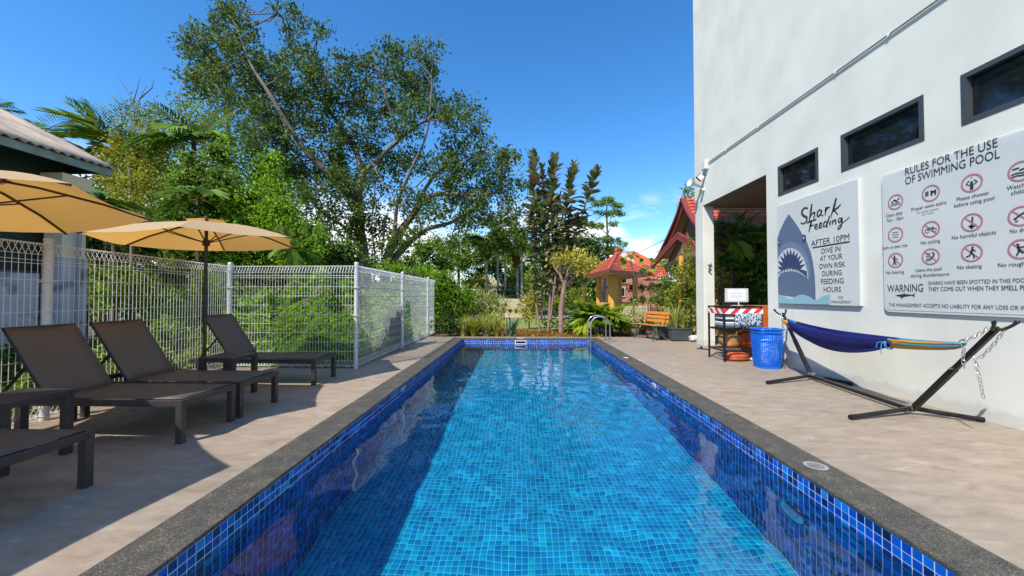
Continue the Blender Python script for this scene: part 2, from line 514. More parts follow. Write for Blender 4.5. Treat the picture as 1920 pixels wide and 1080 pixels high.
sheet('ground', ring(-2.9, 3.0, -2.6, 11.8, -900, 900, -300, 1500), M['earth'], -0.10)
sheet('lawn', [(-4.5, 9, 15.4, 23.0)], M['lawn'], -0.085)
sheet('garden_path', [(-6, 12, 23.0, 26.5)], M['path'], -0.07)
sheet('flower_bed', [(-3.2, 5.2, 11.95, 15.4)], M['soil'], -0.05)
deck = MB()
for x0, x1, y0, y1 in [(-5.75, OL, -3, 6.74), (-2.99, OL, 6.74, 11.95), (OL, OR_, OF, 11.95), (OR_, WALLX, -3, 11.95), (WALLX, 8.3, 7.3, 11.95), (OL, OR_, -3, YN - 0.3)]:
    deck.bx(x0, x1, y0, y1, -0.12, 0.0)
deck.build('pool_deck', M['deck'], kind='structure')

basin = MB()
g = 0.0025
basin.bx(XL - 0.2, XL - g, YN, YF, FZ - 0.2, -0.0235)
basin.bx(XR + g, XR + 0.2, YN, YF, FZ - 0.2, -0.0235)
basin.bx(XL - 0.2, XR + 0.2, YF + g, YF + 0.2, FZ - 0.2, -0.0235)
basin.bx(XL - 0.2, XR + 0.2, YN - 0.2, YN - g, FZ - 0.2, -0.0235)
pool = basin.build('pool_basin', M['grout'], kind='structure')
pool.cycles.is_caustics_receiver = True
pf = MB()
pf.bx(XL - g, XR + g, YN - g, YF + g, FZ - 0.2, FZ - g)
fl = pf.build('pool_floor', M['grout_floor'], kind='structure')
fl.cycles.is_caustics_receiver = True

# mosaic tiles: centre, normal axis
def tile_mesh(name, axis, sgn, m_):
    h = TS / 2 - 0.0030
    hb = h - 0.0016
    a = [(-h, -h), (h, -h), (h, h), (-h, h)]
    c = [(-hb, -hb), (hb, -hb), (hb, hb), (-hb, hb)]
    vs_, lo_ = [], -0.004
    for lst, d in ((a, -0.006), (a, -0.0018), (c, 0.0)):
        for u, v in lst:
            if axis == 'z':
                vs_.append((u, v, d))
            elif axis == 'x':
                vs_.append((d * sgn, u, v))
            else:
                vs_.append((u, d * sgn, v))
    fs = [(8, 9, 10, 11)] + [(i, (i + 1) % 4, 4 + (i + 1) % 4, 4 + i) for i in range(4)] + [(4 + i, 4 + (i + 1) % 4, 8 + (i + 1) % 4, 8 + i) for i in range(4)]
    me = bpy.data.meshes.new(name)
    me.from_pydata(vs_, [], fs)
    me.materials.append(m_)
    return me, np.array(vs_), fs
ROWS = int((-0.02 - FZ) / TS)
cent = []   # (x, y, z, surface id)
ys = np.arange(-0.6 + TS / 2, YF, TS)
zs = [-0.023 - TS / 2 - k * TS for k in range(ROWS)]
for y in ys:
    for z_ in zs:
        cent.append((XR, y, z_, 0)); cent.append((XL, y, z_, 1))
nx_ = int(round((XR - XL) / TS)); pt = (XR - XL) / nx_
for i in range(nx_):
    x = XL + (i + 0.5) * pt
    for z_ in zs:
        cent.append((x, YF, z_, 2))
    for y in ys:
        cent.append((x, y, FZ, 3))
cent = np.array(cent)
Nrm = np.array([(-1, 0, 0), (1, 0, 0), (0, -1, 0), (0, 0, 1)], float)[cent[:, 3].astype(int)]
dv = np.array([0, 0, CH]) - cent[:, :3]
dist = np.linalg.norm(dv, axis=1)
area = (Nrm * dv).sum(1) / dist ** 3
sxp = 975 + CF * cent[:, 0] / np.maximum(cent[:, 1], 0.1)
syp = 555 + CF * (CH - cent[:, 2]) / np.maximum(cent[:, 1], 0.1)
vis = (cent[:, 1] > 0.4) & (sxp > 20) & (sxp < 1900) & (syp < 1075)
area = np.where(vis, area, 0)
area[cent[:, 3] == 3] *= 0.55
top = set(np.argsort(-area)[:298].tolist())
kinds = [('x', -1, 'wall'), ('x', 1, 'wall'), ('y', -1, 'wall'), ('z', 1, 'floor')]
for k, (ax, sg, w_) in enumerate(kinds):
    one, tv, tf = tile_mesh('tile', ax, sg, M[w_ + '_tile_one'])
    idx = np.nonzero(cent[:, 3] == k)[0]
    rest = [i for i in idx if i not in top]
    par = fl if k == 3 else pool
    for i in idx:
        if i in top:
            o = link('tile', one, par, loc=tuple(cent[i, :3] + Nrm[i] * rnd.uniform(0, 0.0012)))
            o.cycles.is_caustics_receiver = True
    C_ = cent[rest, :3] + Nrm[rest] * rng.uniform(0, 0.0012, (len(rest), 1))
    V_ = (C_[:, None, :] + tv[None]).reshape(-1, 3)
    F_ = (np.array(tf)[None] + (np.arange(len(rest)) * len(tv))[:, None, None]).reshape(-1, 4)
    me = bpy.data.meshes.new('mosaic_tiles')
    me.vertices.add(len(V_)); me.vertices.foreach_set('co', V_.ravel())
    me.loops.add(F_.size); me.loops.foreach_set('vertex_index', F_.ravel().astype(np.int32))
    me.polygons.add(len(F_)); me.polygons.foreach_set('loop_start', np.arange(len(F_), dtype=np.int32) * 4)
    me.update(calc_edges=True)
    me.materials.append(M[w_ + '_tile_many'])
    o = link('tile', me, par, kind='stuff')
    o.cycles.is_caustics_receiver = True

# coping in cast lengths with fine joints
def coping_run(x0, x1, y0, y1, cuts, along):
    for a, b_ in zip(cuts[:-1], cuts[1:]):
        q = MB()
        if along == 'y':
            q.bx(x0, x1, a + 0.0015, b_ - 0.0015, -0.022, 0.006)
        else:
            q.bx(a + 0.0015, b_ - 0.0015, y0, y1, -0.022, 0.006)
        q.build('coping_slab', M['coping'], pool, bevel=0.007)
coping_run(OL, XL + 0.004, 0, 0, [YN, 0.4, 2.79, 5.2, 8.2, OF], 'y')
coping_run(XR - 0.004, OR_, 0, 0, [YN, 1.2, 4.2, 7.2, 9.9, OF], 'y')
coping_run(0, 0, YF - 0.004, OF, [XL + 0.006, 0.2, XR - 0.006], 'x')
coping_run(0, 0, YN - 0.3, YN + 0.004, [XL + 0.006, XR - 0.006], 'x')

# water sheet with small real waves
nxw, nyw = 170, 520
xs_ = np.linspace(XL + 0.001, XR - 0.001, nxw); yw = np.linspace(YN + 0.001, YF - 0.001, nyw)
Xg, Yg = np.meshgrid(xs_, yw)
Zg = np.zeros_like(Xg)
r3_ = np.random.default_rng(3)
for i in range(46):
    a = r3_.uniform(0, 6.28); k = r3_.uniform(5, 30)
    Zg += np.sin(k * (np.cos(a) * Xg + np.sin(a) * Yg) + r3_.uniform(0, 6.28)) * 0.0030 / k
for i in range(7):
    a = r3_.uniform(0, 6.28); k = r3_.uniform(1.6, 4)
    Zg += np.sin(k * (np.cos(a) * Xg + np.sin(a) * Yg) + r3_.uniform(0, 6.28)) * 0.0085 / k
Vw = np.stack([Xg, Yg, Zg + WZ], -1).reshape(-1, 3)
me = bpy.data.meshes.new('water')
jj, ii = np.meshgrid(np.arange(nyw - 1), np.arange(nxw - 1), indexing='ij')
q0 = (jj * nxw + ii).ravel()
Fw = np.stack([q0, q0 + 1, q0 + nxw + 1, q0 + nxw], 1).astype(np.int32)
me.vertices.add(len(Vw)); me.vertices.foreach_set('co', Vw.ravel())
me.loops.add(Fw.size); me.loops.foreach_set('vertex_index', Fw.ravel())
me.polygons.add(len(Fw)); me.polygons.foreach_set('loop_start', np.arange(len(Fw), dtype=np.int32) * 4)
me.update(calc_edges=True)
me.shade_smooth()
me.materials.append(M['water'])
wo = link('water', me, kind='structure')
wo.cycles.is_caustics_caster = True

# ------------------------------------------------------------------ white building
bld = thing('white_building', 'tall plain white building along the right side of the pool', 'building', (WALLX, 0, 0))
OY0, OY1, OZ = 7.43, 9.97, 3.70
YE = 10.42
XB = 9.0
def rel(mb):
    mb.v = [(x - WALLX, y, z) for x, y, z in mb.v]
    return mb
wins = [(6.14, 7.09), (4.55, 5.71), (2.75, 4.17)]
WZ0, WZ1 = 3.17, 3.73
ww_ = MB()
T = 0.2
x0, x1 = WALLX, WALLX + T
ww_.bx(x0, x1, -4, OY0, -0.1, WZ0)
yy = -4
for a, b_ in sorted(wins):
    ww_.bx(x0, x1, yy, a, WZ0, WZ1); yy = b_
ww_.bx(x0, x1, yy, OY0, WZ0, WZ1)
ww_.bx(x0, x1, -4, OY0, WZ1, 12)
ww_.bx(x0, x1, OY0, YE, OZ, 12)            # wall above the opening
ww_.bx(x1, XB, YE - T, YE, OZ, 12)         # end wall
ww_.bx(x1, XB, OY0, OY0 + T, -0.1, OZ)     # inner wall of the porch
ww_.bx(x0, XB, -4, YE, 12, 12.2)
rel(ww_).build('wall', M['white_wall'], bld)
c_ = MB().bx(WALLX, WALLX + 0.28, OY1, YE, -0.1, OZ)
rel(c_).build('column', M['white_wall'], bld, bevel=0.012)
c_ = MB().bx(x1, XB, OY0 + T, YE - T, OZ - 0.02, OZ + 0.1)
c_.bx(x0 + 0.003, x1, OY0, OY1, OZ - 0.006, OZ - 0.001)
rel(c_).build('porch_ceiling', M['brown_soffit'], bld)
c_ = MB().bx(XB - 0.2, XB, OY0, YE, 0, OZ - 0.02)
rel(c_).build('porch_back_wall', M['dark_green_wall'], bld)
for a, b_ in wins:
    f_ = MB()
    t_ = 0.055
    f_.bx(x0 - 0.008, x0 + 0.10, a + 0.001, a + t_, WZ0 + 0.001, WZ1 - 0.001)
    f_.bx(x0 - 0.008, x0 + 0.10, b_ - t_, b_ - 0.001, WZ0 + 0.001, WZ1 - 0.001)
    f_.bx(x0 - 0.008, x0 + 0.10, a + t_, b_ - t_, WZ0 + 0.001, WZ0 + t_)
    f_.bx(x0 - 0.008, x0 + 0.10, a + t_, b_ - t_, WZ1 - t_, WZ1 - 0.001)
    fr = rel(f_).build('window', M['frame_grey'], bld)
    p_ = MB().bx(x0 + 0.055, x0 + 0.062, a + t_, b_ - t_, WZ0 + t_, WZ1 - t_)
    rel(p_).build('pane', M['dark_glass'], fr)

# conduit with clips
cp = MB().tube([(WALLX - 0.022, 2.2, 4.73), (WALLX - 0.022, 9.62, 4.73)], 0.014, 8)
cond = cp.build('conduit', M['pipe'], smooth=True, label='thin grey conduit running along the white wall above the windows', cat='pipe')
for y in (3.1, 4.93, 5.75, 7.6, 8.8):
    MB().bx(WALLX - 0.04, WALLX - 0.001, y - 0.012, y + 0.012, 4.708, 4.752).build('clip', M['white_paint'], cond)
jb = thing('junction_box', 'cream junction box at the left end of the wall conduit', 'electrical box', (WALLX, 9.75, 4.72))
MB().bx(-0.09, -0.001, -0.1, 0.1, -0.14, 0.1).build('housing', M['cream_plastic'], jb, bevel=0.01)
MB().bx(-0.1, -0.088, -0.085, 0.085, -0.125, 0.085).build('lid', M['cream_plastic'], jb, bevel=0.004)
fld = thing('floodlight', 'small square floodlight tilted into a diamond under the junction box', 'floodlight', (WALLX - 0.12, 9.85, 4.42))
Mx = Matrix.Rotation(R(45), 4, 'Y') @ Matrix.Identity(4)
MB().box((0, 0, 0), (0.17, 0.05, 0.17), M=Mx).build('housing', M['frame_grey'], fld, bevel=0.006)
MB().box((0, -0.027, 0), (0.135, 0.008, 0.135), M=Mx).build('lens', M['white_paint'], fld)
MB().tube([(0, 0.03, 0), (0.06, 0.04, 0.08), (0.119, 0.04, 0.1)], 0.012).build('bracket', M['frame_grey'], fld)
hn = thing('horn_speaker', 'cream horn loudspeaker sticking out from the corner of the white building', 'loudspeaker', (WALLX - 0.02, 10.05, 4.22))
Mh = Matrix.Rotation(R(-68), 4, 'Y') @ Matrix.Rotation(R(14), 4, 'X')
MB().lathe([(0.025, 0.0), (0.035, 0.1), (0.05, 0.2), (0.075, 0.27), (0.12, 0.33), (0.125, 0.34), (0.112, 0.33), (0.05, 0.24), (0.02, 0.2)], (0, 0, 0), 20, M=Mh).build('horn', M['cream_plastic'], hn, smooth=True)
MB().lathe([(0.0, 0.2), (0.03, 0.2), (0.035, 0.27), (0.0, 0.29)], (0, 0, 0), 12, M=Mh).build('horn_core', M['frame_grey'], hn, smooth=True)
cm_ = thing('security_camera', 'small white security camera with black lens below the horn speaker', 'camera', (WALLX, 9.9, 4.1))
MB().bx(-0.14, -0.001, -0.04, 0.04, -0.03, 0.03).build('housing', M['white_paint'], cm_, bevel=0.008)
MB().bx(-0.135, -0.09, -0.055, -0.038, -0.03, 0.015).build('lens', M['black'], cm_)
wl_ = MB()
wl_.tube([(4.98, 9.955, 1.94), (5.02, 9.95, 2.02), (4.99, 9.95, 2.1), (5.04, 9.95, 2.17)], 0.016, 6)
wl_.tube([(4.97, 9.95, 2.03), (5.06, 9.95, 2.0)], 0.01, 5)
wl_.tube([(4.96, 9.95, 2.13), (5.07, 9.95, 2.09)], 0.01, 5)
wl_.tube([(4.985, 9.95, 1.94), (5.06, 9.95, 1.88)], 0.009, 5)
wl_.build('gecko_ornament', M['frame_grey'], label='small dark metal gecko ornament fixed on the white column', cat='wall ornament')

# ------------------------------------------------------------------ boards with print
font = None
def text_mesh(body):
    cu = bpy.data.curves.new('lettering', 'FONT')
    cu.body = body
    cu.resolution_u = 3
    o = bpy.data.objects.new('lettering', cu)
    COL.objects.link(o)
    bpy.context.view_layer.update()
    me = bpy.data.meshes.new_from_object(o.evaluated_get(bpy.context.evaluated_depsgraph_get()))
    bpy.data.objects.remove(o)
    bpy.data.curves.remove(cu)
    return me

def wall_text(body, yl, yr, zc, cap, bx_, mb, mi=0, lines_z=None):
    """put lettering on the plane x = bx_, from y = yl (left) to yr (right), centred on height zc"""
    me = text_mesh(body)
    co = np.array([v.co[:] for v in me.vertices])
    x0_, x1_ = co[:, 0].min(), co[:, 0].max()
    capu = 0.73                       # cap height of the built-in font at size 1
    s = cap / capu
    su = (yl - yr) / (x1_ - x0_)
    V_ = [(bx_, yl - (c[0] - x0_) * su, zc - cap / 2 + c[1] * s) for c in co]
    mb.add(V_, [tuple(p.vertices) for p in me.polygons], mi)
    bpy.data.meshes.remove(me)

def WP(px, py, X):
    p = P(px, py, X=X)
    return p.y, p.z

class Print:
    """flat print lying on a wall board, in thin layers"""
    def __init__(s, X):
        s.X = X
        s.lay = {}
        s.k = 0
    def mb(s, key):
        return s.lay.setdefault(key, MB())
    def poly(s, pts, key, lift=0.0012):
        s.mb(key).add([(s.X - lift, y, z) for y, z in pts], [tuple(range(len(pts)))])
    def stroke(s, pts, wd, key, lift=0.0016):
        pts = [Vector((0, y, z)) for y, z in pts]
        n_ = len(pts)
        ws = wd if isinstance(wd, (list, tuple)) else [wd] * n_
        L, Rr = [], []
        for i, p in enumerate(pts):
            d = pts[min(i + 1, n_ - 1)] - pts[max(i - 1, 0)]
            d.normalize()
            nn = Vector((0, -d.z, d.y)) * ws[i] / 2
            L.append(p + nn); Rr.append(p - nn)
        s.mb(key).add([(s.X - lift, q.y, q.z) for q in L + Rr], [(i, i + 1, n_ + i + 1, n_ + i) for i in range(n_ - 1)])
    def disc(s, y, z, ry, rz_, key, lift=0.0014, n=18):
        s.poly([(y + ry * math.cos(6.2832 * i / n), z + rz_ * math.sin(6.2832 * i / n)) for i in range(n)], key, lift)
    def ring(s, y, z, r, wd, key, lift=0.0014, n=28):
        vs_ = []
        for rr_ in (r, r - wd):
            vs_ += [(s.X - lift, y + rr_ * math.cos(6.2832 * i / n), z + rr_ * math.sin(6.2832 * i / n)) for i in range(n)]
        s.mb(key).add(vs_, [(i, (i + 1) % n, n + (i + 1) % n, n + i) for i in range(n)])
    def finish(s, parent, names):
        for k, mb in s.lay.items():
            if not mb.v:
                continue
            nm, mt = names[k.split('#')[0]]
            mb.v = [(x - parent.location.x, y - parent.location.y, z - parent.location.z) for x, y, z in mb.v]
            mb.build(nm, mt, parent)

def smooth_line(pts, k=4):
    out = []
    n_ = len(pts)
    for i in range(n_ - 1):
        p0, p1, p2, p3 = pts[max(i - 1, 0)], pts[i], pts[i + 1], pts[min(i + 2, n_ - 1)]
        for j in range(k):
            t_ = j / k
            out.append(tuple(0.5 * ((2 * p1[a]) + (-p0[a] + p2[a]) * t_ + (2 * p0[a] - 5 * p1[a] + 4 * p2[a] - p3[a]) * t_ ** 2 + (-p0[a] + 3 * p1[a] - 3 * p2[a] + p3[a]) * t_ ** 3) for a in range(2)))
    out.append(tuple(pts[-1]))
    return out

# shark board
BX = 4.812
sb = thing('shark_sign', 'white board with a big blue shark and words on shark feeding', 'sign', (BX, 6.23, 2.07))
y0b, y1b, z0b, z1b = 5.39, 7.07, 1.155, 2.975
MB().bx(0.002, WALLX - BX - 0.001, y0b - 6.23, y1b - 6.23, z0b - 2.07, z1b - 2.07).build('board', M['board'], sb, bevel=0.004)
pr = Print(BX)
Z = lambda a, b: WP(a / 4 + 1420, b / 4 + 330, BX)
clampy = lambda q: (min(q[0], y1b - 0.004), q[1])
body = [(128, 890), (128, 600), (130, 545), (138, 500), (150, 470), (170, 410), (200, 345), (235, 285), (270, 330), (310, 388), (338, 438), (362, 470), (378, 512), (400, 570), (418, 645), (431, 750), (436, 850), (437, 930)]
pr.poly([clampy(Z(a, b)) for a, b in body], 'body', 0.0012)
muz = [(128, 700), (134, 630), (158, 562), (200, 510), (243, 490), (290, 500), (335, 535), (372, 590), (395, 670), (400, 760), (378, 770), (365, 680), (340, 610), (300, 565), (250, 545), (200, 560), (160, 620), (137, 700), (132, 780)]
pr.poly([clampy(Z(a, b)) for a, b in muz], 'muzzle', 0.0016)
upper = smooth_line([(133, 780), (137, 705), (160, 625), (200, 566), (250, 547), (300, 566), (340, 612), (364, 680), (378, 770)], 5)
lower = smooth_line([(378, 770), (350, 748), (310, 724), (250, 712), (190, 724), (150, 748), (133, 780)], 5)
def grow(p_, k):
    return (256 + (p_[0] - 256) * k, 672 + (p_[1] - 672) * k)
pr.poly([clampy(Z(*grow(q, 1.05))) for q in upper[:-1] + lower[:-1]], 'teeth', 0.0018)
pr.poly([clampy(Z(*q)) for q in upper[:-1] + lower[:-1]], 'mouth', 0.0022)
def teeth(line, n_, depth, cx, cy):
    L_ = len(line) - 1
    for i in range(n_):
        a = line[int(i / n_ * L_)]; b_ = line[min(L_, int((i + 0.86) / n_ * L_ + 0.5))]
        mxx, myy = (a[0] + b_[0]) / 2, (a[1] + b_[1]) / 2
        dx, dy = cx - mxx, cy - myy
        l_ = math.hypot(dx, dy)
        pr.poly([clampy(Z(*a)), clampy(Z(*b_)), clampy(Z(mxx + dx / l_ * depth, myy + dy / l_ * depth))], 'teeth', 0.0027)
teeth(smooth_line(upper[1:-1:3], 12), 13, 42, 250, 720)
teeth(smooth_line(lower[1:-1:3], 12), 15, 24, 250, 560)
for ex, ey, s_ in ((350, 470, 1), (140, 508, 0.8)):
    cy_, cz_ = clampy(Z(ex, ey))
    cy_ = min(cy_, y1b - 0.05)
    pr.disc(cy_, cz_, 0.05 * s_, 0.072 * s_, 'mouth', 0.0021)
    pr.disc(cy_ + 0.006, cz_ + 0.012, 0.016, 0.02, 'teeth', 0.0030)
wav = [(128, 960), (128, 888), (165, 888), (205, 905), (250, 925), (300, 897), (340, 888), (390, 903), (438, 936), (490, 903), (545, 884), (547, 962), (440, 962), (300, 960)]
pr.poly([(max(min(Z(a, b)[0], y1b - 0.004), y0b), max(Z(a, b)[1], z0b + 0.01)) for a, b in wav], 'wave', 0.0034)
def brush(pts, wd=0.03):
    pp = smooth_line(pts, 5)
    n_ = len(pp)
    ws = [wd * (0.55 + 0.6 * math.sin(math.pi * min(1, (i + 1) / n_ * 1.15)) * (0.85 + 0.3 * math.sin(i * 1.7))) for i in range(n_)]
    pr.stroke([Z(*q) for q in pp], ws, 'script#%d' % (pts[0][1] > 305 - (pts[0][0] - 400) * 0.1 if pts[0][0] > 360 else 0), 0.002)
for s_, w_ in [
    ([(380, 243), (355, 240), (334, 268), (345, 296), (372, 312), (366, 342), (345, 358), (326, 350)], 0.035),
    ([(410, 210), (402, 262), (388, 345)], 0.035), ([(392, 318), (412, 282), (430, 274), (428, 300), (424, 330), (442, 322)], 0.026),
    ([(482, 262), (466, 254), (450, 278), (455, 302), (472, 290), (484, 258), (480, 290), (496, 296)], 0.027),
    ([(516, 232), (513, 258), (509, 294)], 0.032), ([(512, 264), (526, 240), (546, 232)], 0.026),
    ([(592, 165), (576, 230), (553, 300)], 0.035), ([(626, 212), (600, 240), (572, 256), (588, 268), (606, 292)], 0.026),
    ([(408, 335), (398, 372), (387, 420)], 0.033), ([(372, 352), (404, 338), (444, 326)], 0.026), ([(396, 376), (424, 366)], 0.024),
    ([(430, 388), (448, 376), (446, 362), (434, 368), (432, 390), (445, 398), (462, 384)], 0.022),
    ([(464, 380), (482, 366), (480, 352), (468, 358), (466, 382), (478, 390), (494, 374)], 0.022),
    ([(522, 346), (508, 342), (498, 362), (504, 380), (520, 366)], 0.022), ([(544, 298), (530, 340), (518, 376), (530, 380)], 0.028),
    ([(550, 334), (544, 358), (548, 370)], 0.024), ([(556, 312), (560, 308)], 0.022),
    ([(566, 332), (562, 366)], 0.024), ([(565, 350), (580, 330), (590, 334), (586, 356), (596, 358)], 0.022),
    ([(630, 318), (616, 316), (608, 334), (616, 348), (630, 330), (634, 312), (636, 340), (628, 380), (612, 398), (606, 386), (630, 360), (664, 332), (692, 306)], 0.022)]:
    brush(s_, w_ * 1.05)
tm = pr.mb('letters')
def ztext(body_, xl, xr, yc, cap, key='letters'):
    tm = pr.mb(key + '#' + body_)
    yl, _ = Z(xl, yc); yr, _ = Z(xr, yc)
    ym = (yl + yr) / 2
    # height read at the middle of the word
    xm = 975 + 700 * BX / ym
    _, zc = WP(xm, yc / 4 + 330, BX)
    wall_text(body_, yl, yr, zc, cap, BX - 0.002, tm)
ztext('AFTER 10PM', 404, 692, 487, 0.098)
ztext('DIVE IN', 482, 624, 558, 0.084)
ztext('AT YOUR', 470, 638, 613, 0.084)
ztext('OWN RISK', 464, 660, 672, 0.084)
ztext('DURING', 488, 634, 729, 0.084)
ztext('FEEDING', 478, 648, 789, 0.084)
ztext('HOURS', 498, 628, 850, 0.084)
ya, za = Z(415, 537); yb, zb = Z(693, 493)
zz = (za + zb) / 2
pr.poly([(ya, zz - 0.01), (ya, zz + 0.01), (yb, zz + 0.01), (yb, zz - 0.01)], 'letters', 0.002)
tm = pr.mb('small')
ztext('THE', 604, 642, 911, 0.042, 'small')
ztext('MANAGEMENT', 556, 704, 943, 0.042, 'small')
pr.finish(sb, {'body': ('shark_body', M['shark']), 'muzzle': ('shark_muzzle', M['shark_light']), 'teeth': ('shark_teeth', M['shark_white']), 'mouth': ('shark_mouth', M['shark_mouth']), 'wave': ('wave_print', M['wave']), 'script': ('brush_lettering', M['ink']), 'letters': ('lettering', M['ink']), 'small': ('small_lettering', M['ink_soft'])})

# rules board
RX = 4.825
rb = thing('rules_sign', 'wide white board of pool rules with rows of pink ring symbols', 'sign', (RX, 3.8, 2.0))
ry0, ry1, rz0, rz1 = 3.30, 5.06, 1.09, 2.90
def rrect(y0_, y1_, z0_, z1_, r_, n_=5):
    out = []
    for cy_, cz_, a0 in ((y1_ - r_, z1_ - r_, 0), (y0_ + r_, z1_ - r_, 90), (y0_ + r_, z0_ + r_, 180), (y1_ - r_, z0_ + r_, 270)):
        for i in range(n_ + 1):
            a = R(a0 + 90 * i / n_)
            out.append((cy_ + r_ * math.cos(a), cz_ + r_ * math.sin(a)))
    return out
q = MB()
q.prism(rrect(ry0, ry1, rz0, rz1, 0.07), lambda u, v, k: (WALLX - 0.001 - RX if k == 0 else 0.006, u - 3.8, v - 2.0))
q.build('board', M['board_edge'], rb, bevel=0.003)
q = MB()
q.prism(rrect(ry0 + 0.028, ry1 - 0.028, rz0 + 0.028, rz1 - 0.028, 0.06), lambda u, v, k: (0.0055 if k == 0 else 0.002, u - 3.8, v - 2.0))
q.build('face_panel', M['board'], rb)
pr = Print(RX)
tm = pr.mb('letters')
ts = pr.mb('small')
def rt(body_, xl, xr, yc, cap, mb, left_count=None):
    mb = pr.mb(('small' if mb is ts else 'letters') + '#' + body_)
    yl, _ = WP(xl, yc, RX); yr, _ = WP(xr, yc, RX)
    if left_count:                       # xr marks the end of only the first letters
        yr = yl + (yr - yl) * len(body_) / left_count
    ym = (WP(xl, yc, RX)[0] + WP(xr, yc, RX)[0]) / 2
    xm = 975 + 700 * RX / ym
    _, zc = WP(xm, yc, RX)
    yr = max(yr, ry0 + 0.08)
    wall_text(body_, yl, yr, zc, cap, RX - 0.002, mb)
rt('RULES FOR THE USE', 1697, 1872, 301, 0.098, tm)
rt('OF SWIMMING POOL', 1697, 1876, 320, 0.098, tm)
rt('WARNING', 1664, 1731, 540, 0.098, tm)
rt('SHARKS HAVE BEEN SPOTTED IN THIS POOL', 1741, 1910, 529, 0.045, ts, 34)
rt('THEY COME OUT WHEN THEY SMELL PEE', 1741, 1903, 541, 0.05, tm, 29)
rt('THE MANAGEMENT ACCEPTS NO LIABILITY FOR ANY LOSS OR INJURY', 1667, 1906, 573, 0.045, ts, 51)
cap_ = 0.043
for body_, xl, xr, yc in [('Open daily', 1662, 1693, 404), ('7am - 10pm', 1663, 1694, 413), ('Proper swim attire', 1709, 1775, 389), ('Please shower', 1794, 1856, 371), ('before using pool', 1789, 1865, 382),
                          ('Swim at own risk', 1654, 1702, 464), ('No cycling', 1727, 1763, 455), ('No harmful objects', 1785, 1868, 443),
                          ('No littering', 1662, 1695, 511), ('Leave the pool', 1717, 1766, 506), ('during thunderstorm', 1708, 1780, 516), ('No skating', 1795, 1841, 501)]:
    rt(body_, xl, xr, yc, cap_, tm)
rt('Watch your', 1888, 1919, 354, cap_, tm, 5)
rt('children', 1896, 1919, 364, cap_, tm, 4)
rt('No diving', 1894, 1918, 435, cap_, tm, 5)
rt('No rough play', 1872, 1918, 497, cap_, tm, 8)
rt('No outside material', 1719, 1760, 398, 0.02, ts)
rt('No T-shirts', 1729, 1752, 403, 0.02, ts)
def sy_(yc, zc, pts, wd=0.014):
    pr.stroke([(yc - a * 0.01, zc + b_ * 0.01) for a, b_ in pts], wd, 'icon' + kk, 0.0016)
def dot(yc, zc, a, b_, r_=0.012):
    pr.disc(yc - a * 0.01, zc + b_ * 0.01, r_, r_, 'icon' + kk, 0.0016, 12)
cols = [1679, 1745, 1822, 1914]
rows = [(379, 362, 344, 322), (440, 430, 417, 405), (488, 481, 474, 467)]
RR = 0.098
